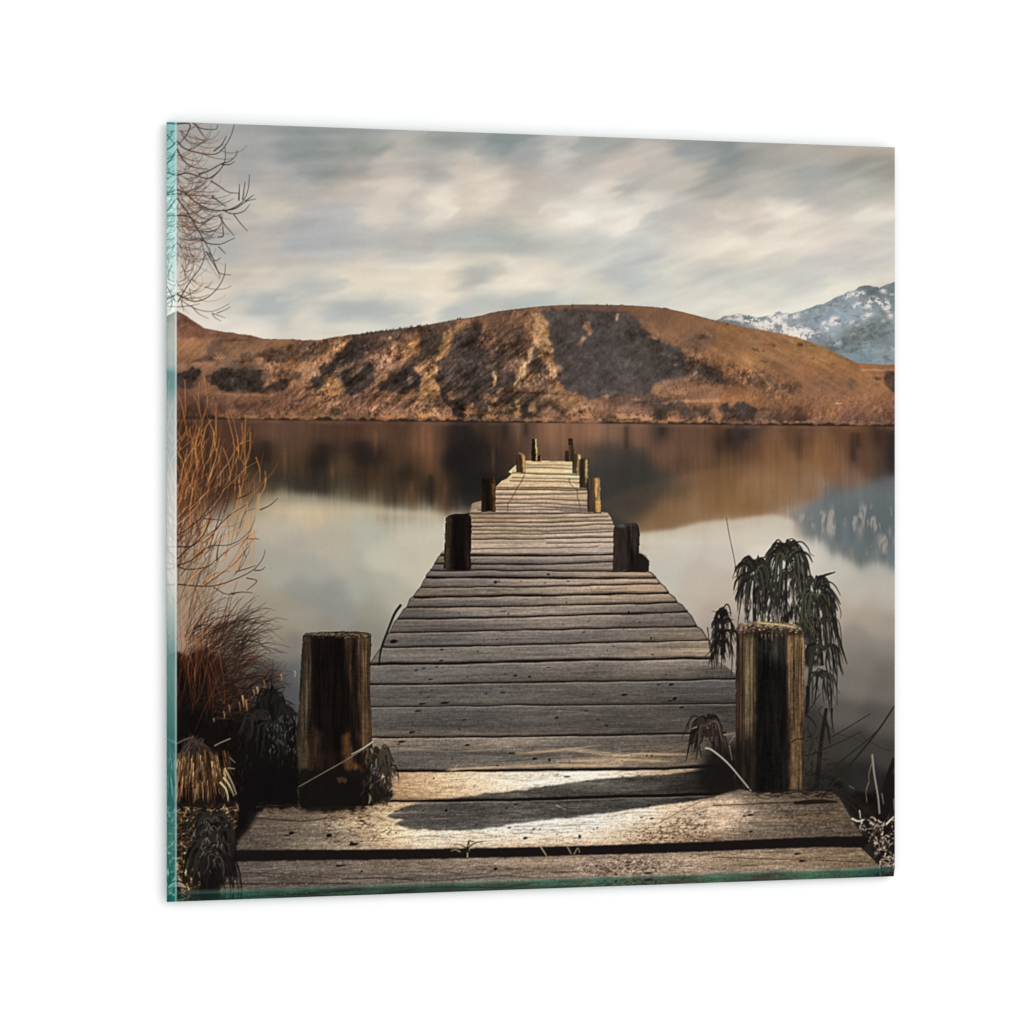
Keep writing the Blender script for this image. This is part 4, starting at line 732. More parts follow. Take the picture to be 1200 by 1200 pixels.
# the deck's shadow wedge cast by the right-hand post
wedge = [(453,957.5),(463,951),(476,944.5),(492,940),(512,938),(530,936),(560,931.5),(620,924),(700,913),(750,909),(780,907),(800,905),(822,902),(862,890),(862,926),(835,934),(815,938.5),(780,942.5),(760,945.5),(730,950),(700,954),(660,958.5),(620,963.5),(580,969),(560,972),(540,973.3),(515,973.5),(490,972.5),(472,969),(461,965.5),(468,962.5),(474,960.5),(465,960)]
wm = blur(rough_edge(poly(wedge), .5, 6, 211), .6) * dm
sc = field([(480,955,92,86,80),(540,955,80,76,72),(600,945,84,79,74),(600,930,98,93,84),(700,925,80,77,70),(700,945,72,68,63),(760,915,72,68,62),(760,935,66,62,58),(810,915,46,43,40),(810,930,40,37,35),(840,915,26,23,22),(850,900,24,21,20)], 22, 40)
sc = sc * (1 + g_m * .07 + g_n * .07 + fine2 * .06 + fine * .06)[..., None]
comp(sc, wm * .96)

def plank_roll(top, bot, k=.13):
    xs_ = XX[0]; yt, yb_ = np.interp(xs_, *np.array(top, float).T), np.interp(xs_, *np.array(bot, float).T)
    a, b = int((min(yt.min(), yb_.min()) - CY0) * SS), int((max(yt.max(), yb_.max()) - CY0) * SS) + 1
    f = (YY[a:b] - yt) / np.maximum(yb_ - yt, 1); ins = (f > 0) & (f < 1) & (dm[a:b] > .5)
    img[a:b] *= (1 + np.where(ins, k * (.5 - f) - .10 * np.clip((f - .82) / .18, 0, 1) + .05 * np.clip((.2 - f) / .2, 0, 1), 0))[..., None]
_ln = [[(499,676.8),(610,677.2),(768,677)],[(493,688.5),(610,687.6),(772,684.2)],[(485,699.8),(610,698),(783,695)],[(477,712),(610,710.5),(793,706)],[(466,725.5),(610,722.8),(805,717)],[(457,741.6),(610,738.2),(816,734)],[(449,758.6),(610,755.3),(829,750)],
       [(433,778.3),(610,775),(836,771)],[(433,802.2),(610,799.4),(864,795)],[(434,828.2),(610,826.4),(864,824)],[(436,863.8),(620,862.6),(850,858)],[(461,903.3),(620,902.5),(838,898)]]
for _a, _b in zip(_ln[:-1], _ln[1:]): plank_roll(_a, _b)
def gap(pts, w_, c_=(16,12,12), al=.97, seed=0, hl=.35):
    """a gap between planks: dark line with uneven edge, light lip below it."""
    rg = np.random.default_rng(seed + int(pts[0][1] * 7))
    xs_ = np.linspace(pts[0][0], pts[-1][0] + 1, int((pts[-1][0] - pts[0][0]) / 5) + 2); w_ = w_ * (.85 if pts[0][1] < 648 else 1.15); al = .8 if pts[0][1] < 648 else al; ys_ = Lx(pts, xs_) + np.convolve(rg.normal(0, .55, len(xs_) + 4), np.ones(5) / 5, 'valid')
    wv = np.convolve(rg.uniform(.6, 1.35, len(xs_) + 4), np.ones(5) / 5, 'valid') * w_
    p = list(zip(xs_, ys_))
    strokes([([p[i], p[i + 1]], wv[i], wv[i + 1]) for i in range(len(p) - 1)], c_, al)
    strokes([([(a, b - w_ / 2 - .9) for a, b in p], .9, .9)], (60,48,42), .5)
    strokes([([(a, b + w_ / 2 + .9) for a, b in p], .8, .8)], (225,200,172), hl)
# far section
for pts, w_ in [([(600,554.5),(640,555),(680,557)],1.2),([(581,571.5),(640,571.5),(690,573.5)],.7),([(580,573.8),(640,573.8),(690,575)],1.5),([(597,564),(640,565),(680,566)],.5),([(600,560),(640,561),(680,562)],.5),([(604,549),(640,549),(672,550)],.4),([(616,545),(640,545.5),(670,546)],.4),
                ([(581,580.5),(630,580),(688,578.5)],.6),([(581,585.5),(630,585.5),(688,587)],.7),([(575,590.5),(630,590),(688,593)],.9),([(575,594.5),(630,593.5),(690,597)],.8),([(560,598),(630,597.5),(690,598.5)],.9),([(548,602.2),(600,602.3),(650,602),(704,600.8)],1.7),
                ([(553,608),(640,608),(712,606)],.7),([(553,612.3),(640,612.5),(716,610)],1.2),([(553,616.8),(640,617.5),(718,614.5)],1.3),([(553,621.5),(640,622.5),(718,620)],.7),([(553,626),(640,626),(718,623.5)],.7),([(553,631.8),(640,631.5),(718,629.5)],1.7),
                ([(640,637),(718,635.5)],.6),([(553,644),(600,643),(640,643),(700,641)],.3)]:
    gap(pts, w_, hl=.28)
for pts, w_ in [([(516,650.8),(553,651),(640,651),(718,649.5)],2.2),([(509,660.5),(553,661),(640,661.5),(690,659),(718,658)],1.7),([(504,668.3),(560,668.3),(640,668.7),(757,670)],1.6),
                ([(499,676.8),(560,676.5),(610,677.2),(700,677.5),(768,677)],2.6),([(493,688.5),(560,687.8),(610,687.6),(700,686),(772,684.2)],1.5),([(485,699.8),(560,698.8),(610,698),(700,696.3),(783,695)],2.4),
                ([(477,712),(560,711),(610,710.5),(700,708.5),(793,706)],1.8),([(466,725.5),(560,724),(610,722.8),(700,720),(805,717)],2.1),([(457,741.6),(560,739.5),(610,738.2),(700,736.5),(816,734)],1.7),
                ([(449,758.6),(540,757),(610,755.3),(700,753),(829,750)],1.8),([(433,778.3),(540,776.8),(610,775),(700,773),(836,771)],2.8),([(433,802.2),(540,800.5),(610,799.4),(700,798),(800,797),(864,795)],1.9),
                ([(434,828.2),(540,827.4),(610,826.4),(700,826),(780,825),(864,824)],1.1),([(436,863.8),(540,863.7),(620,862.6),(700,861.5),(780,860),(850,858)],1.9),
                ([(461,903.3),(540,903.2),(620,902.5),(700,901.5),(780,900.5),(838,898)],2.9),([(455,938.5),(540,938),(620,936.8),(700,934),(780,932),(842,930)],3.0)]:
    gap(pts, w_)
strokes([([(610,826),(700,826),(800,825),(864,824)],1.4,1.4)], (18,14,12), .6)
# the wide gap before the nearest plank
bg_ = poly([(269,996.5),(400,996),(470,995.5),(560,994.2),(620,993),(700,991),(760,989),(835,986.3),(900,983.5),(960,981),(1012,980),(1022,984),(1012,993),(960,992.5),(900,994.5),(835,997.3),(760,1000),(700,1001.5),(620,1003.8),(560,1005),(470,1007),(400,1007.5),(330,1008.5),(276,1009.5),(262,1020),(258,1010)])
bgm = rough_edge(bg_, .25, 5, 221)
comp((26,21,20), blur(bgm, .3), L_JETTY)
# textures on the near planks
cr = np.random.default_rng(5)
def cracks(n, box, ln, c_, al, wd=.8):
    x0, y0, x1, y1 = box; its = []
    for _ in range(n):
        x, y = cr.uniform(x0, x1), cr.uniform(y0, y1); l = cr.uniform(*ln)
        its.append(([(x, y), (x + l / 3, y - l * .006 + cr.normal(0, .5)), (x + 2 * l / 3, y - l * .012 + cr.normal(0, .6)), (x + l, y - l * .017 + cr.normal(0, .4))], wd * cr.uniform(.4, 1.2), .3))
    strokes(its, c_, al)
for bx, n in (((440,785,850,798),26),((440,806,850,824),34),((440,832,850,860),60),((440,868,800,900),44),((470,908,800,932),14),((300,944,980,990),90),((270,1012,1010,1044),110),((470,730,810,770),40),((520,680,760,725),30)):
    cracks(n, bx, (10, 60), (52,44,38), .42); cracks(n // 2, bx, (8, 45), (205,185,160), .22)
for p, w_, c_ in [(tl(610,775,[(0,590),(300,565),(600,600),(800,590),(1050,600)]),3.2,(214,184,146)),(tl(610,775,[(350,640),(600,625),(900,640)]),3,(200,168,130)),(tl(400,775,[(700,692),(900,680),(1200,672)]),2.4,(214,178,134)),(tl(610,775,[(0,672),(250,662),(620,668)]),2.4,(214,178,134)),
                  (tl(400,775,[(430,560),(700,580),(1000,560)]),1.5,(170,150,125)),(tl(610,775,[(100,580),(300,560),(500,540)]),1.4,(180,158,130)),(tl(610,775,[(820,712),(1000,710),(1120,695)]),1.2,(190,160,120))]:
    strokes([(p, w_, w_ * .3)], c_, .22); strokes([([(a + cr.uniform(-9, 9), b + cr.normal(0, w_ * .35)) for a, b in p[k:k + 2]], w_ * .3, .3) for k in range(len(p) - 1) for _ in range(6)], c_, .5)
for p, w_ in [(tl(400,775,[(360,595),(600,575),(900,590),(1200,600)]),5),(tl(610,775,[(0,600),(250,590),(500,600)]),5),(tl(400,775,[(200,480),(400,470),(600,480)]),1.2),(tl(610,775,[(0,455),(400,420),(800,350)]),1.),(tl(610,775,[(300,385),(700,360),(1050,370)]),.9),(tl(610,775,[(650,660),(800,655),(1080,650)]),3)]:
    strokes([(p, w_, w_ * .6)], (74,66,58), .28)
strokes([(tl(190,845,[(430,965),(700,975),(1050,1000),(1200,1005)]),.8,.5),(tl(190,845,[(385,1040),(800,1040),(1200,1035)]),1.4,1),(tl(400,880,[(0,820),(250,812),(600,830),(1000,800),(1200,808)]),1.1,.8),(tl(835,845,[(0,870),(300,880),(700,890),(1000,905)]),1,.8),
         (tl(835,845,[(0,540),(250,530),(450,520),(800,520)]),1.6,1.2),(tl(190,845,[(590,620),(750,630),(900,640),(1100,615)]),1.6,1),(tl(610,775,[(900,1060),(1050,1050),(1200,1040)]),1,.8)], (40,32,26), .7)
# dark hollow on the right plank, bright worn patch and its curved edge
strokes([(tl(835,845,[(520,525),(650,515),(800,515)]),5,.5)], (22,17,14), .85, prof='leaf')
pat = blur(rough_edge(poly(tl(835,845,[(0,545),(150,550),(280,575),(230,640),(120,700),(0,715),(-100,720),(-100,560)])), 1.5, 6, 231), .7)
comp((222,196,168), pat * np.clip(.35 + .4 * noise(232, 1.4, 1., 2), 0, 1) * dm)
hat = noise(233, 1.6, 1.6, 2, .8)
comp((60,48,38), blur(poly(tl(835,845,[(250,530),(800,530),(950,720),(600,760),(450,640)])), 4) * np.clip(hat * .9, 0, 1) * .55 * dm)
comp((214,184,150), blur(poly(tl(610,880,[(500,560),(1200,330),(1200,600),(560,610)])), 5) * np.clip(hat - .1, 0, 1) * .6 * dm)
comp((74,58,44), blur(poly(tl(610,880,[(650,520),(1200,370),(1200,600),(660,605)])), 5) * np.clip(noise(234, 2.2, 1.1, 3, .8) - .1, 0, 1) * .8 * dm)
comp((222,198,174), blur(poly(tl(610,880,[(300,680),(1200,660),(1200,780),(700,790),(350,800)])), 5) * np.clip(noise(235, 1.8, 1.2, 3, .8) - .1, 0, 1) * .7 * dm)
comp((66,50,40), blur(poly(tl(610,880,[(350,690),(900,680),(900,790),(450,800)])), 5) * np.clip(noise(236, 2.4, 1.3, 3, .8) - .2, 0, 1) * .8 * dm)
comp((26,21,20), blur(bgm, .3))
fib = grain(239, 9, .8, -.01)
img *= (1 + fib * .07 * dm * (1 - bgm) * np.clip((YY - 760) / 200, .2, 1))[..., None]
# grit and glints
gl = noise(237, .8, .7, 1)
gz = dm * (1 - bgm) * (1 - wm) * np.clip((YY - 930) / 40, 0, 1)
comp((240,224,204), np.clip(gl - 1.8, 0, 1) * gz * .4); comp((24,18,14), np.clip(-gl - 1.6, 0, 1) * gz * .4)
def specks(lst, c_=(20,14,12), al=.9):
    strokes([([(x - w_ / 2, y + h * .2), (x - w_ * .1, y + h * .1), (x + w_ / 2, y - h * .15)], h * 1.1, .2) for x, y, w_, h in lst], c_, al, prof='leaf'); strokes([([(x - w_ * .2, y - h * .2), (x + w_ * .15, y)], h * .9, h * .4) for x, y, w_, h in lst if h > 1.5], c_, al)
specks([(581,682,4.5,3),(585,681,1.5,2),(611,681,1.5,1.2),(643,673,4,1.6),(639,683,1.6,1.2),(666,681,4,1.2),(664,706,1.8,1.6),(635,694,1,1),(525,718,2,1.4),(538,719,2,1.2),(590,716,7,.8),(596,719,2.4,1.4),(551,731,1.4,1),(737,717,2.4,2),(746,710,1.6,1),
        (750,729,2,1.6),(743,728,1.5,1),(690,728,1.4,1),(660,732,2,1),(462,751.5,9,4),(518,761,4,1.8),(517,774,5,1.4),(560,763,3,1),(583,749,3,1),(763,748,2.5,1.8),(684,741,4,1),(652,751.5,2,1.2),(719,757.5,3,1),(712,762,2,1.2),(765,767,4,1),
        (488,785.5,4,1.4),(497,783,4,1.2),(512,781.5,4,1.2),(505,796,5,1.2),(604,791.5,4,2.4),(592,790,3,1),(548,793,3,1),(621,793,4,2),(643,782,4,1),(700,780,3,1),(781,790.5,3,1),(493,812,2,1.4),(502,816.5,2,1.2),(506,809.5,3,1),(570,812.5,2.4,1.6),(590,811.5,7,1.2),
        (495,824.5,8,1.6),(522,823.5,11,2.2),(587,805,2.4,1),(695,813.5,2,1.2),(732,814,8,2.2),(787,802,6,2.4),(772,802,4,1),(791,818.5,5,3.2),(786,821,6,1.2),(490,833,7,1.6),(483,858,7,2.2),(538,854.5,2,1.6),(530,832,1.5,1),(544,843.5,5,1.4),(653,841,5,2),(687,833,4,1.2),
        (701,842.5,4,1.2),(711,850,4,1.6),(799,829,6,1.6),(656,848.5,2,1.2),(471,869,9,2.4),(467,872,4,1.2),(548,873,7,2),(530,889,2,1.6),(600,882.5,9,1.4),(583,897,3,1.4),(627,889,6,2.2),(644,890.5,2.6,3.6),(758,885.5,3,1.6),(764,885.5,3,1.8),(760,881,2,1.2),(624,878,1.5,1),(729,891,1.5,1),
        (508.5,912,1.8,1.8),(498,915,1.4,1.4),(577,918.5,1.5,1.2),(653,907.5,2,1),(665,910,8,1.4),(738,912.5,2,1),(523,949.5,3.5,3.2),(496,950,3,1.2),(605,942.5,5,1.6),(594,947,4,1.2),(660,947,9,1.2),(559,966,1.6,1.8),(525,962,1.4,1),(761,943.5,4,1.4),(715,951,2,1.4),
        (528,980,1.6,1.4),(597,970,4.5,1.6),(464,976,2.6,1.4),(616,982,6,2.6),(679.5,980,2.8,4.4),(674,982,8,.8),(626,971,3,1.2),(633,971.5,2,1.2),(700,970,2,1.6),(696,972,2,1),(764,959,5,1.6),(752,958,3,1.2),(415,989,11,3.2),(412,987,4,2),(425,962,7,1.6),(422,958,5,1.4),
        (386,979,7,4),(342,976,7,3.4),(336,979,6,1),(424,1021,3,2),(581,1018,5,3),(541,1021,2,1.2),(398,1014.5,9,2),(402,1014,8,1.2),(722,1024,3,2.4),(737,1010,7,1.6),(760,1023,11,1.8),(935,1000.5,9,2),(940,1009,8,2),(873,956,5,1.6),(880,955,8,2.4),(880,974.5,5,2)])
specks([(x, y, w_, .8) for x, y, w_ in zip(cr.uniform(500,840,150), cr.uniform(676,900,150), cr.uniform(.6,2.4,150)) if 512 - (y - 670) * .6 < x < 750 + (y - 670) * .7], (50,40,34), .6)
specks([(x, y, w_, .8) for x, y, w_ in zip(cr.uniform(380,850,40), cr.uniform(965,992,40), cr.uniform(.6,2,40))], (70,50,36), .6)
strokes([(tl(610,880,[(225,345),(245,355),(290,375)]),1.1,.8),(tl(400,775,[(635,725),(700,705),(745,660)]),1,.8),(tl(400,775,[(725,700),(735,690)]),1.2,.8)], (190,170,145), .8)
# litter of brown needles by the left post
lit = np.random.default_rng(15)
for c_, n in (((60,38,24),130),((30,20,15),110),((176,142,100),110),((110,78,50),90)):
    its = []
    for _ in range(n):
        x = lit.uniform(378, 462); y = lit.uniform(944, 990) ; a = lit.uniform(-.7, .5); l = lit.uniform(2, 8)
        if lit.random() > (1 - (x - 378) / 110) * (1.25 - (y - 944) / 60): continue
        its.append(([(x, y), (x + l * math.cos(a) / 2, y + l * math.sin(a) / 2 + lit.normal(0, .6)), (x + l * math.cos(a), y + l * math.sin(a))], .9, .4))
    strokes(its, c_, .8)
# wire running along the far planks
strokes([(tl(500,500,[(1145,560),(1110,640),(1080,690),(1020,790),(980,870),(955,900),(950,990)],.1),.7,.6),(tl(600,500,[(680,600),(670,640),(700,690),(760,745),(765,830),(790,900),(800,990)],.1),.7,.6)], (50,36,28), .8)
# side of the deck below its left and right rims
strokes([(deck_left[i:i + 2] + [], 1.0, 1.0) for i in range(16, 36)], (30,24,22), .6)
strokes([([(a + .4, b) for a, b in deck_right[i:i + 2]], 1.5, 1.5) for i in range(12, 27)], (40,32,27), .75)

# ---- dark ground under the left vegetation (before posts)
gm = [(188,770),(215,765),(245,760),(262,780),(275,815),(300,832),(318,815),(330,822),(346,835),(350,880),(350,944),(306,946),(296,952),(268,998),(262,1010),(276,1012),(248,1062),(188,1062)]
comp(np.array((19,15,13), np.float32) + (noise(301, 6, 6, 3) * 2.5)[..., None], blur(rough_edge(poly(gm), 3, 9, 302), .8), L_GRASS)
# ground right of the right post
gr = [(941,905),(960,908),(985,930),(1003,955),(1016,978),(1030,1010),(1062,1034),(1062,940),(1049,915),(1030,930),(1005,930),(975,915)]
comp(np.array((26,22,20), np.float32) + (noise(303, 8, 6, 3) * 3)[..., None], blur(rough_edge(poly(gr), 2.5, 8, 304), 1.5), L_GRASS)
strokes([([(977,928),(1000,945),(1020,965),(1040,985)],2,1),([(984,925),(1010,945),(1049,975)],1.2,1)], (44,36,30), .8)

# ---- posts
def post(pts, base, hi, streak, strips, name_label, seed, rim=None):
    LABELS.append(('printed_post', name_label)); k = len(LABELS) - 1
    pm = rough_edge(poly(pts), .35, 4, seed)
    xs_ = [p[0] for p in pts]; ys_ = [p[1] for p in pts]
    vg = noise(seed + 1, 1.6, 26, 4, .75); vg2 = noise(seed + 2, 5, 40, 3, .7)
    c_ = np.array(base, np.float32) * (1 + .12 * vg + .14 * vg2)[..., None]
    comp(np.clip(c_, 3, 250), pm, k)
    for sp, sc_, sa, sb in strips:
        sm = blur(rough_edge(poly(sp), .7, 6, seed + 5), sb) * pm
        comp(np.clip(np.array(sc_, np.float32) * (1 + .14 * vg + .13 * vg2 + .07 * fine2)[..., None], 3, 250), sm * sa)
    return pm, vg
post([(623,514.5),(627,513.8),(629.3,514.5),(629.3,540.5),(622.5,540.5)], (38,28,20), 0, 0, [([(628,514),(629.5,514),(629.5,541),(628,541)],(205,170,112),.9,.2)], 'far post, tall and thin on the left', 401)
post([(629.5,535),(632,533),(634.2,535),(634.2,541),(629.5,541)], (40,30,24), 0, 0, [([(633,534),(634.5,534),(634.5,541),(633,541)],(170,130,86),.7,.2)], 'tiny stump beside the far left post', 403)
post([(662,530),(664,527.5),(667,529),(667,541),(662,541)], (48,36,32), 0, 0, [], 'tiny stump beside the far right posts', 405)
post([(666,514.5),(668.5,513.5),(671.5,514.5),(672,522),(666,522)], (44,32,24), 0, 0, [], 'farthest post on the right', 407)
post([(666.5,523),(670,521),(673.3,523.5),(673.8,541),(667,541)], (66,52,38), 0, 0, [([(672.2,523),(674,523),(674,541),(672.4,541)],(160,125,80),.7,.2)], 'second farthest post on the right', 409)
post([(605,534),(606.5,531),(610,530),(613.5,531),(615.5,535),(616,544),(616,554),(605,553.5)], (58,42,26), 0, 0, [([(611.5,532),(616,534),(616.5,554),(612.5,554)],(196,158,98),.95,.4),([(606,531),(610,530),(615,533),(612,535)],(190,155,105),.7,.3)], 'short post on the left end of the bright planks', 411)
post([(670.5,534),(673,532),(678,531.7),(680.5,534),(680,556),(670.5,554.5)], (74,60,42), 0, 0, [([(677,532),(681,533),(681,538),(678,539)],(218,190,136),.9,.3),([(677,538),(678.5,538),(677.5,556),(676.5,556)],(200,160,110),.7,.3)], 'third post from the far end on the right', 413)
post([(679,539),(682,537.5),(688,536.6),(690.3,538.5),(690,556),(688.5,572),(679,571.5)], (70,58,46), 0, 0, [([(686,538),(690.5,538),(690,566),(686,566)],(192,162,106),.95,.4)], 'fourth post from the far end on the right', 415)
post([(564.6,560),(568,558),(573,557.8),(575.5,558.3),(580,558),(580.8,562),(580.8,600),(563.8,600)], (42,30,20), 0, 0, [([(576,558.5),(581,558.5),(581,600),(577,600)],(120,84,46),.95,.5),([(567,560),(574,560),(574,600),(569,600)],(20,13,10),.8,1.2),([(576.5,559),(577.6,559),(577.6,566),(576.8,569)],(18,12,10),.9,.2)], 'middle post on the left, split top', 417)
post([(687.5,561),(692,560.3),(697,560),(702,559.6),(703,562),(703.4,600.5),(688.2,600)], (66,54,44), 0, 0, [([(697.6,560),(703,560),(703.6,601),(698.3,601)],(176,134,80),.95,.4),([(701,560),(703.4,560),(703.8,601),(702,601)],(214,182,128),.7,.3)], 'middle post on the right with a lit edge', 419)
post([(522,607),(527,603.5),(533,602),(540,601.8),(548,602),(552.5,604.5),(552.5,625),(552,667),(540,668.3),(519.5,667)], (20,14,12), 0, 0, [([(522,606),(528,605),(528,667),(520,667)],(56,46,34),.85,.9),([(546,606),(549,606),(549,666),(545.5,666)],(44,30,26),.7,.8),([(524,604),(535,602),(550,602),(552,605),(540,607),(527,606)],(30,24,22),.7,.4)], 'squat black post on the left of the deck', 421)
strokes([([(521.4,606),(520.6,640),(518.8,645)],.8,.6)], (226,214,196), .6)
post([(719,617),(722,614.5),(729,614),(737,613.2),(745,613),(748.5,616),(749.6,625),(749,650),(748,669),(718,668.5)], (36,30,28), 0, 0, [([(720,618),(724,618),(723,660),(719,660)],(52,38,32),.8,.8),([(731,616),(747,615),(748,650),(736,640)],(60,48,44),.6,1.2),([(719,616),(730,612.5),(747,613),(745,616),(725,618)],(84,78,76),.6,.5)], 'squat dark post on the right of the deck', 423)
bm = rough_edge(poly([(749,648),(753,649),(757,653),(761,657),(760.5,669),(748,670)]), .15, 4, 425)
comp((34,27,25), bm, L_JETTY)
pl, vgl = post([(355,745),(358,742),(366,741),(380,740.5),(400,740),(425,740.3),(432,741.5),(435.3,744),(435,760),(433,785),(433.5,810),(435.5,835),(436,870),(434,905),(437,944),(352,946),(350,925),(346,905),(346,880),(348,855),(350,830),(351.5,800),(353,770)],
     (24,18,15), 0, 0, [([(354,748),(365,746),(366,790),(364,840),(358,880),(355,910),(349,905),(346,880),(350,830)],(74,63,46),.85,1.6),
     ([(404,746),(434,744),(433,800),(436,850),(434,905),(428,890),(420,860),(414,820),(407,780)],(80,61,44),.85,2.5),
     ([(425,746),(431,746),(431,800),(434,860),(430,880),(427,830)],(108,80,52),.5,1.5),
     ([(412,756),(418,750),(420,800),(424,860),(416,850),(412,800)],(28,19,14),.75,1.4),([(369,750),(402,750),(406,790),(410,850),(405,880),(372,880),(366,830)],(17,13,11),.8,2.5),
     ([(400,862),(410,858),(414,892),(430,905),(428,918),(404,905)],(92,62,36),.75,1.6),([(358,866),(366,850),(376,858),(374,905),(362,910)],(50,36,26),.7,2),([(354,872),(358,864),(362,880),(356,930),(350,915)],(86,72,50),.6,1.2)], 'thick weathered post at the near left', 431)
post([(862.5,735),(866,731.5),(874,729.5),(884,728.6),(900,728.4),(915,729.5),(928,731),(936,733.5),(939.5,737),(940.5,746),(943.3,750),(942.8,775),(942,810),(942.5,850),(942,890),(940.5,926),(905,930),(870,926),(861.5,915),(862,850),(862,790),(862.5,760)],
     (56,46,36), 0, 0, [([(886,742),(922,744),(924,800),(924,860),(925,930),(884,930),(885,860)],(20,18,16),.97,1.4),([(888,742),(920,744),(918,775),(890,770)],(54,51,46),.85,5),
     ([(863,740),(871,742),(870,800),(869,860),(868,920),(861,915)],(52,36,28),.75,1.5),([(871,744),(885,746),(884,800),(883,860),(880,895),(872,880)],(86,73,54),.8,1.6),
     ([(923,745),(942,745),(942.5,800),(942,850),(940,925),(926,925),(925,830)],(112,88,62),.9,1.2),([(924,745),(934,745),(932,800),(930,830),(925,830)],(124,98,70),.7,1.5),([(861,850),(885,870),(884,930),(861,930)],(22,18,16),.75,5),
     ([(939,745),(943,748),(942.5,800),(940,800)],(170,136,96),.6,.8)], 'thick weathered post at the near right', 441)
# rough tops
tp = np.random.default_rng(21)
def top_bits(x0, x1, yf, n, cols, drop=7):
    for c_ in cols:
        its = []
        for _ in range(n):
            x = tp.uniform(x0, x1); y = yf(x) + abs(tp.normal(0, drop / 2)); a = tp.uniform(-.6, .6)
            its.append(([(x, y), (x + 2 * math.cos(a), y + 2 * math.sin(a))], tp.uniform(.7, 1.8), .5))
        strokes(its, c_, .8)
top_bits(357, 433, lambda x: 742, 90, [(30,22,16),(96,82,60),(20,15,12),(140,122,92)], 5)
strokes([([(356,744),(380,741),(405,740.6),(433,742)],1.2,1)], (92,80,62), .5)
top_bits(864, 939, lambda x: 731 - 2 * math.sin((x - 862) / 80 * 3.1), 150, [(176,152,116),(70,56,44),(120,100,80),(214,190,146),(44,34,28),(150,126,104)], 9)
strokes([(tl(795,700,[(410,130),(470,140),(560,150),(640,165)],.21667),2.2,1.4),(tl(795,700,[(440,125),(560,132),(640,150)],.21667),1.4,1)], (212,190,142), .7)
strokes([(tl(795,700,[(x,200),(x+2,200+d)],.21667),1.2,.5) for x,d in ((470,30),(490,22),(505,36),(450,18),(530,16),(560,14))], (150,128,110), .8)
strokes([([(927,870),(934,866),(942,866)],1.6,1.2)], (34,22,16), .9)
# cracks in posts
strokes([([(x, 748 + tp.uniform(0, 10)), (x + tp.normal(0, 1), 800), (x + tp.normal(0, 1.4), tp.uniform(830, 910))], tp.uniform(.5, 1.2), .4) for x in (357,361,365,409,413,418,422,427,431)], (24,17,13), .75)
strokes([([(x, 748 + tp.uniform(0, 10)), (x + tp.normal(0, .8), 800), (x + tp.normal(0, 1), tp.uniform(860, 920))], tp.uniform(.5, 1.1), .4) for x in (866,870,873,878,883,927,931,934,937,940)], (30,20,15), .7)
strokes([([(x, 750), (x + tp.normal(0, .8), 800), (x + tp.normal(0, 1), tp.uniform(820, 900))], .7, .3) for x in (868,875,881,929,933,936,939)], (160,134,98), .5)

# ---- vegetation
rg = np.random.default_rng(33)
def W(p): return tl(190, 135, p)
# top-left bare twigs
hero = [W([(95,165),(140,210),(210,235),(290,250),(350,245),(400,200),(440,130),(462,58)]),W([(330,230),(380,190),(412,130)]),W([(95,215),(130,280),(180,325),(240,340),(290,345)]),W([(230,378),(300,355),(380,310),(430,295),(470,260),(480,225)]),
        W([(95,385),(150,370),(200,380),(290,405),(340,380),(390,320),(405,260),(400,205)]),W([(380,315),(430,315),(465,295)]),W([(95,475),(150,500),(220,560),(300,600),(390,610),(460,590),(520,545),(550,470),(558,380)]),
        W([(400,610),(470,595),(540,550),(600,535)]),W([(390,608),(450,630),(520,615),(560,570)]),W([(95,530),(140,590),(200,680),(250,770),(300,860),(350,980),(372,1040)]),W([(240,790),(300,820),(370,825),(430,800),(465,785)]),
        W([(250,745),(320,740),(370,710),(385,640)]),W([(95,500),(180,512),(340,515)]),W([(200,45),(270,135)]),W([(195,48),(250,85),(340,90),(355,60)]),W([(95,55),(175,55),(165,110),(120,170),(95,190)]),
        W([(365,640),(400,700),(460,770)]),W([(455,630),(500,690),(545,740)]),W([(310,420),(360,450),(420,490),(490,500)]),W([(280,870),(330,950),(370,1010),(440,1022)]),
        W([(20,1095),(120,1155),(200,1190),(280,1170),(350,1110),(395,1030),(405,950)]),W([(100,1195),(180,1060),(240,980),(270,900),(250,800)]),W([(490,545),(495,440)]),W([(515,540),(530,425)]),W([(320,520),(410,585)]),
        W([(355,780),(390,770),(385,690)]),W([(530,550),(585,510)]),W([(300,880),(340,930),(375,910)]),W([(360,840),(405,885)]),W([(95,640),(170,650),(240,690),(330,650),(385,630)])]
strokes([(p, rg.uniform(1.1, 1.7), .5) for p in hero], (40,28,25), .95, L_TREE)
t5 = [[(95,0),(130,20),(200,25),(260,15),(300,0)],[(110,30),(180,75),(240,100),(300,110),(350,100),(430,60)],[(190,75),(230,120),(295,155)],[(320,125),(340,150),(378,172)],[(95,80),(180,72),(240,60)],[(350,120),(400,100),(435,80)],[(320,120),(405,150)],[(130,20),(125,60),(140,110)]]
strokes([(tl(190,345,p), .9, .4) for p in t5], (60,42,34), .85, L_TREE)
def twig(x, y, a, l, curl, n=5):
    p = [(x, y)]
    for i in range(n):
        x += math.cos(a) * l / n; y += math.sin(a) * l / n; p.append((x, y)); a += curl / n + rg.normal(0, .12)
    return p
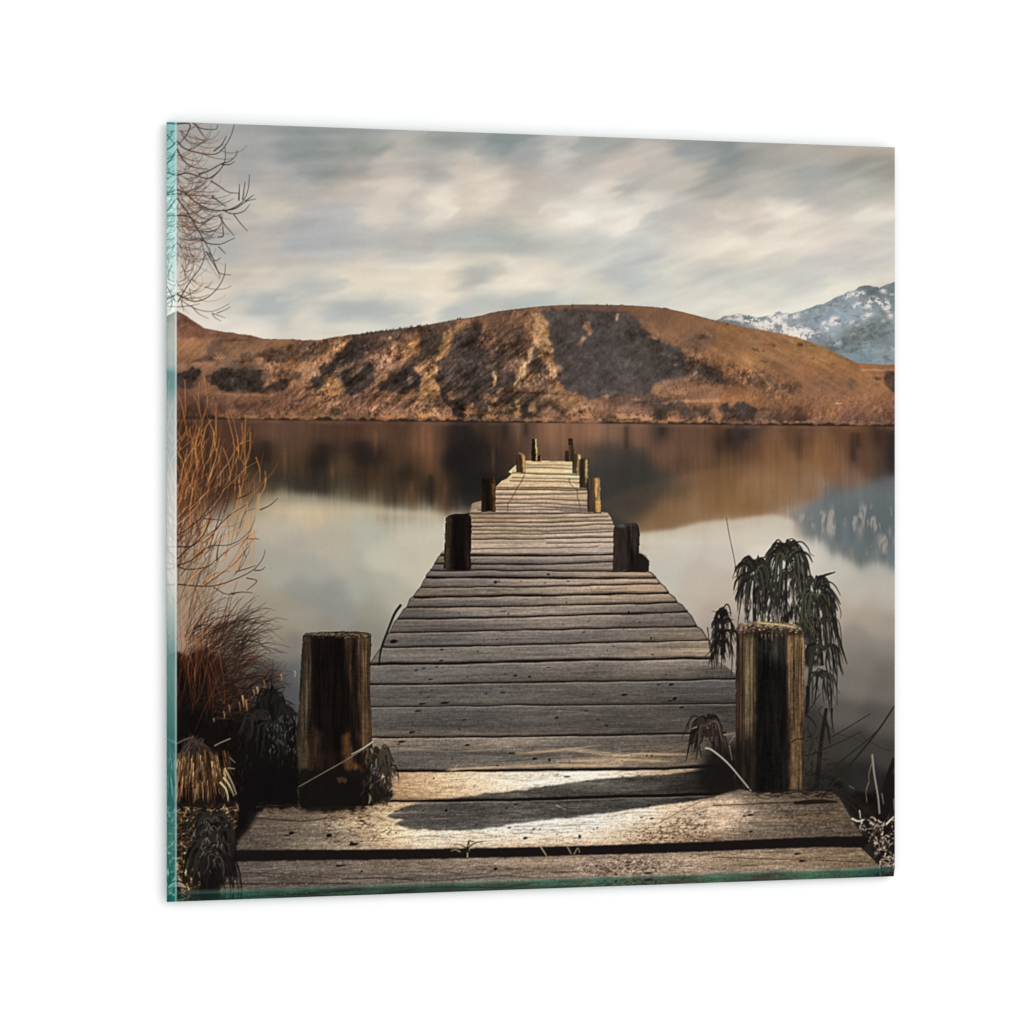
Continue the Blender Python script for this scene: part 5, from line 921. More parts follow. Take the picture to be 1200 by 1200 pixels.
for c_, n, al in (((60,44,38),62,.7),((120,80,60),50,.55),((160,96,64),26,.5),((80,58,48),50,.6)):
    its = []
    for _ in range(n):
        y = rg.choice([rg.uniform(150,190), rg.uniform(195,290), rg.uniform(215,300), rg.uniform(300,355)], p=[.15,.35,.35,.15])
        x = 205 + abs(rg.normal(0, 17)); 
        its.append((twig(x, y, rg.uniform(-.5, 1.4), rg.uniform(12, 42), -rg.uniform(.3, 1.9)), rg.uniform(.7, 1.1), .4))
    for _ in range(n // 3):
        its.append((twig(200 + rg.uniform(0, 30), rg.uniform(200, 340), rg.uniform(-1.9, -1.1), rg.uniform(10, 26), rg.uniform(-.6, .8)), .6, .3))
    strokes(its, c_, al, L_TREE)

# willow shrub, orange stems
def stems(n, xr, yr, ar, lr, cr_, w_, cols, lab_, al=.85):
    for c_ in cols:
        its = []
        for _ in range(n):
            p = twig(rg.uniform(*xr), rg.uniform(*yr), rg.uniform(*ar), rg.uniform(*lr), rg.uniform(*cr_), 6)
            its.append((p, rg.uniform(*w_), .3))
            if rg.random() < .6:
                q = p[rg.integers(1, 5)]; its.append((twig(q[0], q[1], rg.uniform(*ar) + rg.choice([-.4, .4]), rg.uniform(8, 22), 0, 4), rg.uniform(*w_) * .7, .3))
        strokes(its, c_, al, lab_)
OR = [(134,82,48),(176,118,66),(92,56,36),(200,146,94),(60,40,30),(150,96,56)]
comp((88,58,40), blur(poly([(188,500),(232,505),(250,540),(245,580),(220,600),(188,605)]), 7) * .55, L_SHRUB, .35)
stems(26, (192,240), (520,660), (-1.9,-1.1), (25,70), (-.3,.3), (.45,.8), [(84,54,36),(58,38,28),(124,80,48),(150,100,62)], L_SHRUB, .75)
stems(17, (192,235), (520,640), (-1.9,-1.1), (25,70), (-.3,.3), (.6,1.15), OR, L_SHRUB)
stems(9, (192,285), (560,690), (-1.5,-.7), (30,75), (-.6,.1), (.6,1.1), OR, L_SHRUB, .8)
stems(7, (225,290), (520,600), (-1.75,-1.35), (25,55), (-.2,.2), (.6,1.2), OR[:4], L_SHRUB)
stems(20, (192,245), (620,730), (-1.7,-.6), (25,60), (-.5,.3), (.45,.8), [(84,54,38),(54,38,30),(130,84,54)], L_SHRUB, .75)
stems(12, (192,240), (600,700), (-1.2,-.2), (30,80), (-.9,-.1), (.6,1.0), [(150,96,58),(210,160,110),(110,72,48),(64,44,34)], L_SHRUB, .75)
t5w = [[(100,630),(130,720),(160,900)],[(145,545),(150,700),(150,780)],[(270,510),(285,620),(290,700),(250,820)],[(240,560),(235,680),(250,800)],[(90,950),(150,880),(160,840)],[(200,640),(225,690),(240,760)],[(320,800),(230,900),(95,1010)],[(345,700),(345,900),(330,1000),(270,1100),(255,1180)],
       [(410,740),(440,860),(460,960),(455,1060),(430,1200)],[(535,780),(530,900),(525,1100),(515,1200)],[(565,880),(560,1000),(530,1100)],[(250,940),(258,1040),(270,1120)],[(510,820),(518,950),(500,1060)],[(600,1040),(625,1120),(625,1200)],[(660,1130),(665,1200)],[(350,870),(340,960),(290,1080)],[(480,900),(490,1000),(470,1080)],[(160,890),(210,930),(260,870)],[(390,980),(420,1060),(440,1150)]]
strokes([(tl(190,345,p), 1.1, .6) for p in t5w], (196,134,74), .85, L_SHRUB)
strokes([([(a + .7, b) for a, b in tl(190,345,p)], .8, .5) for p in t5w], (92,50,28), .8, L_SHRUB)
t1w = [[(95,370),(200,300),(260,240),(330,150),(400,60),(460,0)],[(95,560),(180,530),(300,440),(420,430),(500,395),(570,330)],[(95,440),(200,430),(280,330),(330,150)],[(100,565),(160,585),(280,570),(350,520),(430,460)],[(100,680),(200,690),(330,690),(460,650),(580,590),(640,520),(660,460)],
       [(95,520),(180,440),(260,390),(330,340),(420,250),(540,170)],[(270,690),(380,610),(470,540),(560,430)],[(300,450),(340,330),(380,200),(420,100)],[(480,135),(540,110),(575,85)],[(625,205),(690,175),(740,130)],[(590,590),(630,590),(660,570)],[(540,640),(605,660),(540,720)],[(440,50),(500,40),(560,10)],[(260,260),(380,270)],[(440,740),(510,730),(580,735)],[(330,700),(400,740),(470,745)],[(470,600),(540,580),(600,560)],[(540,390),(620,390)],[(350,530),(355,460),(380,370)]]
strokes([(tl(190,560,p), rg.uniform(1.0, 1.8), .5) for p in t1w], (56,36,28), .9, L_SHRUB)
t1o = [[(620,100),(600,210),(570,300),(540,420),(480,520),(420,590)],[(660,0),(655,60),(620,130),(610,220)],[(240,400),(330,350),(400,290),(470,200),(490,120),(520,30)],[(545,160),(540,300),(535,400)],[(590,330),(585,560)],[(160,690),(240,540),(300,400),(320,280)],[(430,560),(520,420),(600,350),(620,310)],[(290,400),(370,395),(480,340),(560,280)],[(470,600),(490,500),(500,380)],[(180,300),(180,180),(200,60)],[(95,300),(180,230),(240,150),(250,60)],[(280,660),(380,600),(470,560),(560,540)]]
strokes([(tl(190,560,p), rg.uniform(.9, 1.4), .5) for p in t1o], (204,140,86), .8, L_SHRUB)
# brown grass tuft
for c_, n, al in (((74,44,30),170,.75),((104,64,42),120,.65),((36,26,22),200,.75),((146,94,60),70,.65),((50,34,28),160,.75),((186,134,96),34,.6)):
    its = []
    light = c_[0] > 110
    for _ in range(n):
        if light: x, y = rg.uniform(196, 245), rg.uniform(700, 800); a = rg.uniform(-2.0, -.7); l = rg.uniform(25, 70); cu = rg.uniform(-.2, .6)
        else: x, y = rg.uniform(215, 285), rg.uniform(735, 835); a = rg.uniform(-1.5, -.2); l = rg.uniform(25, 66); cu = rg.uniform(.4, 1.5)
        if x + l * math.cos(a) > 340: continue
        its.append((twig(x, y, a, l, cu, 6), rg.uniform(.5, .9), .3))
    strokes(its, c_, al, L_GRASS)
comp((17,13,12), .8 * blur(rough_edge(poly([(188,772),(215,770),(240,765),(258,790),(262,830),(262,870),(188,875)]), 5, 9, 311), 4) * .8)
for c_, n in (((120,62,34),26),((84,46,30),40),((180,100,56),14)):
    strokes([(twig(rg.uniform(196,262), rg.uniform(740,800), rg.uniform(1.2,1.9), rg.uniform(20,80), rg.uniform(-.3,.3)), rg.uniform(.4,.8), .2) for _ in range(n)], c_, .65, L_GRASS)
# fine curly brown scrub above the dark plant
for c_, n, al in (((50,36,30),120,.7),((96,66,48),80,.6),((24,18,16),120,.7)):
    strokes([(twig(rg.uniform(248,320), rg.uniform(790,845), rg.uniform(-1.2,.4), rg.uniform(10,34), rg.uniform(-1,1.6), 5), .8, .3) for _ in range(n)], c_, al, L_GRASS)
# lit dead blades
for x, y, l, w_, c_ in [(284,815,14,2.2,(206,158,110)),(288,820,16,1.8,(180,130,86)),(280,822,12,1.2,(160,110,72)),(301,805,9,1.8,(214,170,126)),(309,797,12,1.4,(160,100,66)),(297,808,8,1.2,(190,140,96)),(329,790,8,1.6,(196,140,90)),(331,784,7,1,(150,96,66)),(268,826,9,1.2,(170,124,90)),(262,834,8,1,(190,146,104)),(345,786,7,.8,(220,206,190)),(250,842,4,1,(190,170,150))]:
    strokes([([(x, y), (x + 1.2, y + l / 2), (x - .5 + l * .15, y + l)], w_, .5)], c_, .85, L_GRASS)
# strap-leaved dark plant (left), drooping rosette
def rosette(cx_, cy_, n, lr, droop, w_, cols, lab_, spread=math.pi, a0=-math.pi / 2, al=.95, stem=None, sy=.5):
    for c_ in cols:
        its = []
        for _ in range(n):
            a = a0 + rg.uniform(-spread, spread) * .5; l = rg.uniform(*lr)
            p = [(cx_ + rg.normal(0, 1), cy_ + rg.normal(0, 1))]; vx, vy = math.cos(a) * l * .36, math.sin(a) * l * .36 * sy; x, y = p[0]
            for i in range(6):
                x += vx; y += vy; vy += l * .055 * droop * (1 + .75 * i); vx *= .8; p.append((x, y))
            q = np.array(p); q = q[0] + (q - q[0]) * (l / max(np.hypot(*np.diff(q, axis=0).T).sum(), 1)); p = list(map(tuple, q))
            its.append((p, rg.uniform(*w_), .25))
        strokes(its, c_, al, lab_, prof='leaf')
    if stem: strokes([(stem, 3.4, 2.6)], cols[0], al, lab_)
def arch(cx_, cy_, n, reach, rise, fall, w_, cols, lab_, al=.95, side=0, sp=2.):
    """strap leaves that leave a crown, bend over and hang: each its own tapering blade."""
    for c_ in cols:
        its = []
        for _ in range(n):
            sd = side or rg.choice([-1, 1]); r = rg.uniform(*reach) * sd; h = rg.uniform(*rise); d = rg.uniform(*fall)
            x, y = cx_ + rg.normal(0, sp), cy_ + rg.normal(0, sp)
            its.append(([(x, y), (x + r * .3, y - h * .85), (x + r * .62, y - h), (x + r * .88, y - h * .45 + d * .08), (x + r * 1.02 + rg.normal(0, .8), y + d * .45), (x + r * 1.08 + rg.normal(0, 2) + sd * 1.5, y + d)], rg.uniform(*w_), .2))
        strokes(its, jitter(c_, rg, 4), al, lab_, prof='leaf')
D1 = [(20,18,17),(32,29,27),(15,13,13)]
comp((19,16,15), blur(rough_edge(poly([(278,850),(292,832),(305,822),(318,812),(330,820),(342,836),(347,860),(346,900),(346,944),(300,950),(282,940)]), 3, 7, 312), 1.2), L_GRASS)
G1 = [(17,15,15),(25,23,22),(36,33,31)]
arch(317, 822, 16, (3,17), (4,14), (8,34), (1.0,1.8), G1, L_GRASS)
arch(300, 842, 13, (3,15), (3,10), (8,32), (1.0,1.8), G1, L_GRASS)
arch(334, 838, 12, (3,13), (3,9), (8,28), (1.0,1.7), G1, L_GRASS)
arch(318, 852, 12, (5,20), (2,8), (12,36), (1.0,1.8), G1, L_GRASS)
strokes([(tl(190,700,[(680,690),(700,600),(695,520)]),2.4,.8),(tl(190,700,[(690,650),(730,590),(785,572)]),1.6,.8),(tl(190,700,[(680,600),(670,540),(650,510)]),1.2,.6),(tl(190,700,[(750,665),(800,660),(845,690)]),1.2,.6),(tl(190,700,[(600,700),(640,640),(660,620)]),1.2,.8)], (18,16,16), .95, L_GRASS)
strokes([([(x, y), (x + rg.uniform(-1.5, 1.5), y + rg.uniform(2, 5))], rg.uniform(.8, 1.6), .5) for x, y in zip(rg.uniform(312,345,46), rg.uniform(838,880,46))], (112,114,114), .7, L_GRASS)
strokes([([(x, y), (x + rg.uniform(-2, 2), y + rg.uniform(3, 8))], rg.uniform(.5, 1.1), .3) for x, y in zip(rg.uniform(270,345,60), rg.uniform(830,930,60))], (70,64,60), .6, L_GRASS)
strokes([(tl(190,845,[(335,158),(380,135),(436,112)]),1.4,1.2),(tl(190,845,[(425,228),(468,266)]),1,.7),(tl(190,845,[(420,300),(465,305)]),2,1)], (150,146,120), .8, L_GRASS)
# sun-lit sedge on the left
hump = [(twig(226 + rg.normal(0, 7), 866 + rg.normal(0, 3), rg.uniform(-.4, 3.3), rg.uniform(16, 46), 0, 1)[0:1] + [(226 + s * .5 + rg.normal(0,2), 872 + rg.uniform(0, 12)), (226 + s + rg.normal(0,3), 893 + rg.uniform(-10, 30))], rg.uniform(.6, 1.1), .3) for s in rg.uniform(-26, 34, 70)]
strokes(hump, (56,44,38), .8, L_GRASS); strokes(hump[::5], (96,80,68), .5, L_GRASS)
for c_, n in (((150,104,62),70),((206,164,110),50),((92,56,34),80),((232,200,150),20),((60,38,26),70)):
    its = []
    for _ in range(n):
        x = rg.uniform(203, 268); y = rg.uniform(884, 932) - max(0, (x - 245)) * .3 - 6 * math.sin((x - 203) / 65 * 3.14)
        its.append(([(x, y), (x + (x - 232) * .07, y + 12), (x + (x - 232) * .12 + rg.normal(0, 1), y + rg.uniform(12, 26))], rg.uniform(.5, 1.1), .3))
    strokes([i for i in its if i[0][-1][1] < 948], c_, .85, L_GRASS)
strokes([(tl(190,845,[(390,360),(430,410),(460,480)]),1.6,.6),(tl(190,845,[(370,390),(410,440),(425,520)]),2,.8),(tl(190,845,[(400,300),(450,400),(475,470)]),1.2,.6)], (226,204,160), .9, L_GRASS)
strokes([(tl(190,845,[(60,165),(130,125),(200,100)]),1.6,.8),(tl(190,845,[(130,250),(150,200),(175,160)]),1,.6)], (120,108,98), .8, L_GRASS)
# brown litter and dark strap-leaved rosettes at lower left
def inl(x, y): return x < 283 - max(0, y - 950) * .42
comp((30,24,20), blur(rough_edge(poly([(200,940),(284,940),(278,985),(262,1015),(250,1062),(188,1062),(188,940)]), 2, 7, 313), 1.2), L_GRASS)
for c_, n in (((84,62,42),260),((130,98,64),200),((188,150,104),170),((226,204,160),80),((84,78,40),60),((50,36,28),160)):
    strokes([(twig(x, y, rg.uniform(-3, 3), rg.uniform(3, 11), rg.uniform(-1.2, 1.2), 3), rg.uniform(.7, 2.0), .3) for x, y in zip(rg.uniform(198, 284, n), rg.uniform(946, 1050, n)) if inl(x, y) and (x < 236 or y < 1000)], c_, .8, L_GRASS)
comp((16,13,13), blur(poly([(286,900),(306,898),(350,900),(350,944),(306,946),(290,975),(275,985)]), 2) * .9, L_GRASS)
comp((20,17,16), blur(rough_edge(poly([(240,966),(250,960),(258,985),(262,1008),(256,1030),(250,1052),(226,1052),(232,1020),(236,990)]), 3, 6, 315), 1.5) * .95, L_GRASS)
for cx_, cy_, n_ in ((248,962,12),(251,976,12),(247,990,11),(240,1002,9),(252,1010,8)):
    arch(cx_, cy_, n_, (4,24), (2,10), (12,40), (1.4,2.6), [(17,15,14),(27,24,23),(40,36,33)], L_GRASS)
    arch(cx_, cy_, 2, (4,22), (2,9), (12,36), (.8,1.4), [(104,98,86)], L_GRASS, .6)
strokes([(twig(x, y, rg.uniform(.9, 2.3), rg.uniform(3, 9), .3, 3), rg.uniform(.7, 1.3), .3) for x, y in zip(rg.uniform(224, 272, 36), rg.uniform(962, 1022, 36)) if inl(x + 6, y)], (158,148,134), .7, L_GRASS)
strokes([(tl(190,845,[(100,1035),(130,1045),(150,1065)]),2.4,1),(tl(190,845,[(95,1050),(140,1060)]),1.6,1)], (200,180,170), .8, L_GRASS)
# re-cut the deck corner edges
strokes([([(304,948),(286,974),(270,997)],1.0,.8),([(277,1010),(262,1034),(251,1052)],1.0,.8)], (24,18,16), .8)
strokes([([(300,946),(320,944),(350,946)],1.4,1)], (70,56,44), .7)
# debris on the deck's back edge at the left post
strokes([(twig(rg.uniform(300,400), 944 + rg.normal(0, 2), rg.uniform(-.5,.5), rg.uniform(4,14), 0, 3), rg.uniform(.7,2), .5) for _ in range(60)], (28,20,17), .85)
comp((22,18,16), blur(rough_edge(poly([(350,900),(437,905),(460,935),(440,944),(400,952),(352,950)]), 2, 6, 314), 1.2) * .92, L_PLANT2)
# leaves at the foot of the left post
for c_, n in (((28,24,21),70),((44,38,31),50),((84,76,60),22),((140,128,104),6)):
    strokes([(twig(x, y, rg.uniform(.6, 2.4), rg.uniform(4, 11), rg.uniform(-.6, .6), 3), rg.uniform(1, 2.4), .3) for x, y in zip(rg.uniform(426, 460, n), rg.uniform(872, 940, n)) if x > 430 - (y - 872) * .1 and x < 446 + (y - 872) * .35], c_, .9, L_PLANT2, prof='leaf')
arch(447, 888, 9, (3,12), (3,11), (4,18), (1.2,2.2), [(28,24,21),(40,34,28),(62,54,44)], L_PLANT2)
arch(449, 904, 8, (3,12), (2,6), (6,22), (1.2,2.2), [(28,24,21),(42,36,30),(70,62,50)], L_PLANT2)
strokes([([(434,872),(410,888),(380,905),(350,922)],1.1,.8)], (128,120,104), .9, L_PLANT2); strokes([([(437,869),(425,877),(412,884)],1.5,1)], (190,180,158), .9, L_PLANT2)
for x, y, r in ((401,915,5),(404,894,3)): strokes([([(x - r, y), (x, y - 2), (x + r, y + 1)], r * 1.4, r)], (92,66,44), .6)
# thin bent twig beside the deck
strokes([(tl(400,560,[(240,1200),(255,1090),(300,970),(340,870),(382,810)]),2.0,3.2)], (26,20,18), .95, L_PLANT2)
# plant in the gap
strokes([(tl(400,880,[(805,680),(805,620),(815,580)]),2,1.2),(tl(400,880,[(810,620),(850,590),(905,580)]),1.8,.6),(tl(400,880,[(800,620),(760,600),(718,598)]),1.2,.5),(tl(400,880,[(800,640),(770,650),(740,625)]),1.4,.5),(tl(400,880,[(815,600),(815,575),(850,580)]),2,.6)], (34,30,22), .95, L_PLANT2)
strokes([(tl(400,880,[(806,680),(806,650)]),1.6,1),(tl(400,880,[(860,590),(830,610),(815,640)]),.9,.6),(tl(400,880,[(760,645),(730,632),(700,640)]),1,.6),(tl(610,880,[(115,590),(140,630),(165,668)]),1.3,1),(tl(610,880,[(298,610),(325,660)]),1,.8),(tl(610,880,[(340,665),(365,620),(378,650)]),.8,.6)], (190,172,136), .85, L_PLANT2)

# right: tall drooping plants behind the near right post
D2 = [(30,28,27),(42,40,37),(24,22,22)]
postmask = np.zeros((CH, CW), bool)
keep_img, keep_lab = img.copy(), labm.copy()
def Tl(p): return tl(835, 560, p)
m_ = blur(rough_edge(poly(Tl([(250,700),(290,650),(340,700),(420,760),(450,620),(480,520),(520,540),(560,700),(620,760),(690,780),(700,1000),(700,1200),(590,1200),(550,940),(200,940),(215,820)])), 3, 5, 321), .8)
comp((33,31,29), m_ * np.clip(.62 + .55 * noise(322, 1.8, 8, 3, .75), 0, 1), L_PLANT)
stm = [Tl([(480,1200),(470,900),(470,600),(490,450)]),Tl([(270,930),(265,750),(275,600)]),Tl([(700,1200),(680,900),(650,700)])]
strokes([(p, 4.5, 3) for p in stm], (30,28,27), .95, L_PLANT)
G2 = [(26,25,24),(38,36,33),(52,50,44)]
for cx_, cy_, n_, rc, ri, fa in ((921,648,9,(5,24),(6,13),(14,60)),(923,656,9,(6,26),(4,10),(20,70)),(884,668,9,(5,24),(6,13),(14,52)),(886,680,8,(6,22),(3,9),(18,56)),(904,690,8,(5,18),(3,8),(20,46)),
                                 (955,686,9,(4,22),(4,9),(16,60)),(958,704,9,(5,22),(3,8),(22,64)),(961,730,9,(5,22),(3,7),(22,60)),(964,762,8,(5,20),(3,7),(20,52)),(962,792,7,(4,18),(2,6),(18,46)),(925,676,7,(4,16),(2,6),(24,60))):
    arch(cx_, cy_, n_, rc, ri, fa, (1.0,1.9), G2, L_PLANT)
for cx_, cy_ in ((922,650),(885,668),(956,690),(960,712)): arch(cx_, cy_, 4, (10,27), (6,16), (4,18), (1.0,1.7), G2, L_PLANT)
arch(923, 652, 5, (5,24), (5,12), (16,60), (.7,1.2), [(92,88,72)], L_PLANT, .8); arch(957, 700, 7, (5,20), (3,8), (20,60), (.7,1.2), [(84,82,62)], L_PLANT, .8); arch(885, 672, 4, (5,22), (5,11), (16,50), (.7,1.2), [(84,80,66)], L_PLANT, .8)
heroL = [[(500,470),(480,430),(440,425),(400,470),(380,500)],[(510,490),(560,470),(610,490),(640,540)],[(280,580),(260,530),(220,505),(190,525)],[(260,600),(210,550),(170,560),(145,600)],[(250,600),(190,620),(150,660),(135,720)],[(300,540),(290,495)],[(655,670),(700,630),(785,602)],[(670,690),(740,700),(790,760),(818,810)],[(670,700),(730,730),(780,800),(800,850)],[(700,760),(760,860),(800,960),(800,990)],[(760,900),(800,1000),(830,1100),(860,1190)],[(500,480),(495,440),(420,430)],[(240,640),(190,680),(150,760),(150,790)],[(470,490),(430,450),(380,480),(350,500)]]
strokes([(Tl(p), 2.0, .9) for p in heroL], (34,31,29), .95, L_PLANT, prof='leaf')
strokes([(Tl(p), 1.6, .6) for p in [[(560,860),(590,930),(640,1000),(680,1110)],[(600,900),(660,990),(700,1090)],[(520,600),(560,700),(590,800),(600,900)],[(590,700),(600,800),(650,950)],[(620,740),(660,860),(680,960)]]], (78,74,52), .85, L_PLANT)
# sky glints through the leaves
strokes([([(x, y), (x + rg.uniform(-1, 1), y + rg.uniform(2, 6))], rg.uniform(.6, 1.5), .4) for x, y in zip(rg.uniform(868, 975, 60), rg.uniform(672, 735, 60))], (160,154,144), .75)
strokes([([(x, y), (x + rg.uniform(-.5, 1.5), y + rg.uniform(2, 7))], rg.uniform(.6, 1.4), .4) for x, y in zip(rg.uniform(950, 985, 30), rg.uniform(730, 830, 30))], (140,132,124), .6)
# lower part: stems and dead stalks
def R(p): return tl(795, 700, p, 260 / 1200.)
strokes([(R([(745,1040),(760,900),(775,760),(800,600)]),6,4),(R([(700,480),(700,560),(690,640)]),5,3),(R([(690,640),(720,660),(750,710)]),2,1),(R([(790,640),(810,720),(820,790)]),3.5,1.5),(R([(830,600),(830,660),(840,730)]),2.6,1)], (30,27,25), .95, L_PLANT)
stalks = [([(830,755),(940,690),(1040,628)],1.4),([(690,860),(860,790),(990,725)],1.5),([(800,960),(900,870),(1000,790),(1080,718)],1.8),([(835,1010),(950,880),(1080,720),(1170,585)],3.0),([(1000,760),(1090,810),(1170,835)],.8),([(860,740),(940,760),(1010,790)],.7),([(870,1060),(960,1040),(1010,1030)],1.8),([(690,640),(740,560),(770,520)],1.4),([(690,720),(720,650)],1),([(780,590),(760,620),(830,720)],1.2),([(700,700),(720,800),(690,900)],1),([(690,960),(740,900),(800,870)],1)]
strokes([(R(p), w_, w_ * .6) for p, w_ in stalks], (42,36,32), .92, L_PLANT)
for c_, n in (((60,52,46),60),((28,24,22),90)):
    strokes([(twig(x, y, rg.uniform(-3, 3), rg.uniform(5, 16), rg.uniform(-2, 2), 4), .9, .4) for x, y in zip(rg.uniform(943, 985, n), rg.uniform(860, 930, n)) if x < 955 + (y - 860) * .5], c_, .75, L_PLANT)
strokes([(R([(1170,870),(1140,960),(1115,1060),(1105,1180)]),5,9),(R([(1170,960),(1150,1080),(1140,1180)]),8,8)], (26,23,21), .95, L_GRASS)
strokes([(R([(1048,850),(1060,960),(1080,1080),(1088,1170)]),2.2,1.6)], (150,138,124), .9, L_GRASS)
strokes([(R([(1030,1000),(1015,1050),(1020,1110)]),1,.6),(R([(1045,900),(1030,960),(1032,1000)]),1,.6),(R([(1100,1060),(1110,1120)]),1.2,.8),(R([(1165,1090),(1168,1150)]),1.2,.8),(R([(925,1020),(950,1035)]),.8,.6)], (140,124,106), .8, L_GRASS)
# curled dry leaves, lower right
for c_, n in (((34,27,25),60),((92,72,60),60),((172,150,130),60),((214,196,176),34),((24,19,18),50)):
    its = []
    for _ in range(n):
        y = rg.uniform(958, 1016); x = rg.uniform(1003 + (y - 958) * .5, 1052)
        its.append((twig(x, y, rg.uniform(-3, 3), rg.uniform(3, 10), rg.uniform(-2, 2), 4), rg.uniform(.8, 2.2), .4))
    strokes(its, c_, .85, L_PLANT2)
strokes([(tl(835,845,[(890,622),(930,640),(970,630)]),2.2,1.4),(tl(835,845,[(1110,660),(1160,610)]),2.2,1.2),(tl(835,845,[(940,570),(945,620)]),1.2,.8)], (222,208,184), .9, L_PLANT2)
# restore the near right post in front of the tall plants
pk = [i for i, l in enumerate(LABELS) if l[1] == 'thick weathered post at the near right'][0]
pmk = blur((keep_lab == pk).astype(np.float32), .3)
img += (keep_img - img) * pmk[..., None]; labm[keep_lab == pk] = pk
dkm = (keep_lab == L_JETTY) & (YY < 1100) & (XX < 862)
labm[dkm] = L_JETTY; img[dkm] = keep_img[dkm]
# green blades before the post's top, hanging plant left of the post
D3 = [(30,26,24),(44,40,36),(20,17,16)]
strokes([([(846,768),(847,745),(846,720)],5,3.5)], (26,23,21), .95, L_PLANT2)
for cy_, rc, ri, fa in ((722,(2,11),(5,11),(-4,16)),(730,(3,14),(2,7),(8,26)),(742,(3,14),(1,5),(12,32)),(754,(2,11),(1,4),(12,30))):
    arch(846.5, cy_, 6, rc, ri, fa, (1.0,1.7), D3, L_PLANT2)
strokes([([(846,724),(843,714),(844,712)],1.6,.4),([(847,724),(850,715),(852,711)],1.6,.4),([(846,722),(838,717),(834,716)],1.4,.4),([(848,722),(855,718),(858,719)],1.4,.4)], (26,23,21), .95, L_PLANT2)
strokes([([(838,750),(837,772),(837,784)],1.6,.6),([(856,745),(858,770),(857,792)],2,.8),([(845,750),(846,770),(845,784)],2,.8),([(829,735),(831,750),(832,765)],1.4,.6)], (26,22,20), .95, L_PLANT2)
# thin bare stem above
strokes([(Tl([(88,255),(110,380),(135,500),(160,640)]),.8,.8),(Tl([(145,560),(140,610)]),1,.6)], (52,46,42), .85, L_PLANT)
# rosette at the foot of the right post
comp((26,22,20), blur(rough_edge(poly([(824,884),(836,872),(864,868),(866,930),(832,930),(820,920),(814,902)]), 3, 8, 331), 4) * .95, L_PLANT2)
arch(827, 850, 9, (3,20), (4,11), (6,26), (1.2,2.2), [(38,31,28),(28,23,21),(50,41,36)], L_PLANT2)
arch(829, 862, 10, (4,22), (2,8), (10,32), (1.2,2.1), [(32,26,24),(22,18,17),(46,38,33)], L_PLANT2)
arch(828, 852, 3, (4,18), (4,9), (8,24), (.9,1.4), [(96,80,66),(74,60,50)], L_PLANT2, .85)
strokes([(R([(145,815),(180,825),(260,890),(330,970),(405,1063)]),1.6,.9)], (196,186,170), .95, L_PLANT2)
strokes([(R([(245,745),(305,735)]),1.4,.8),(R([(275,790),(305,745)]),.9,.6),(R([(275,800),(290,880)]),1.2,.6),(R([(100,700),(70,712)]),2,.8)], (150,130,110), .8, L_PLANT2)
strokes([(twig(x, y, rg.uniform(-.4, .4), rg.uniform(5, 14), 0, 3), rg.uniform(.8, 1.8), .5) for x, y in zip(rg.uniform(865, 975, 60), rg.uniform(924, 934, 60))], (30,23,19), .85)
# diagonal faint shadow stick on the lit plank
strokes([(tl(610,775,[(890,1030),(980,980),(1100,920),(1180,880)]),1.8,1.4)], (140,116,92), .6)

# ---- finishing: a little local contrast like the print's sharpening, slight grain
_lum = img.mean(-1)
soft_ = blur(img, 1.0)
amt = np.where(YY + 0 * XX > 500, .6, .3).astype(np.float32)
img += (img - soft_) * amt[..., None]
_k = .06 * np.clip((YY - 495) / 20, 0, 1)[..., None]
img = img - _k * np.clip(1.6 * img * (1 - img / 255.) ** 2, 0, None)
img += (noise(901, .8, .8, 1) * 1.1)[..., None]
img = np.clip(img, 2, 252)

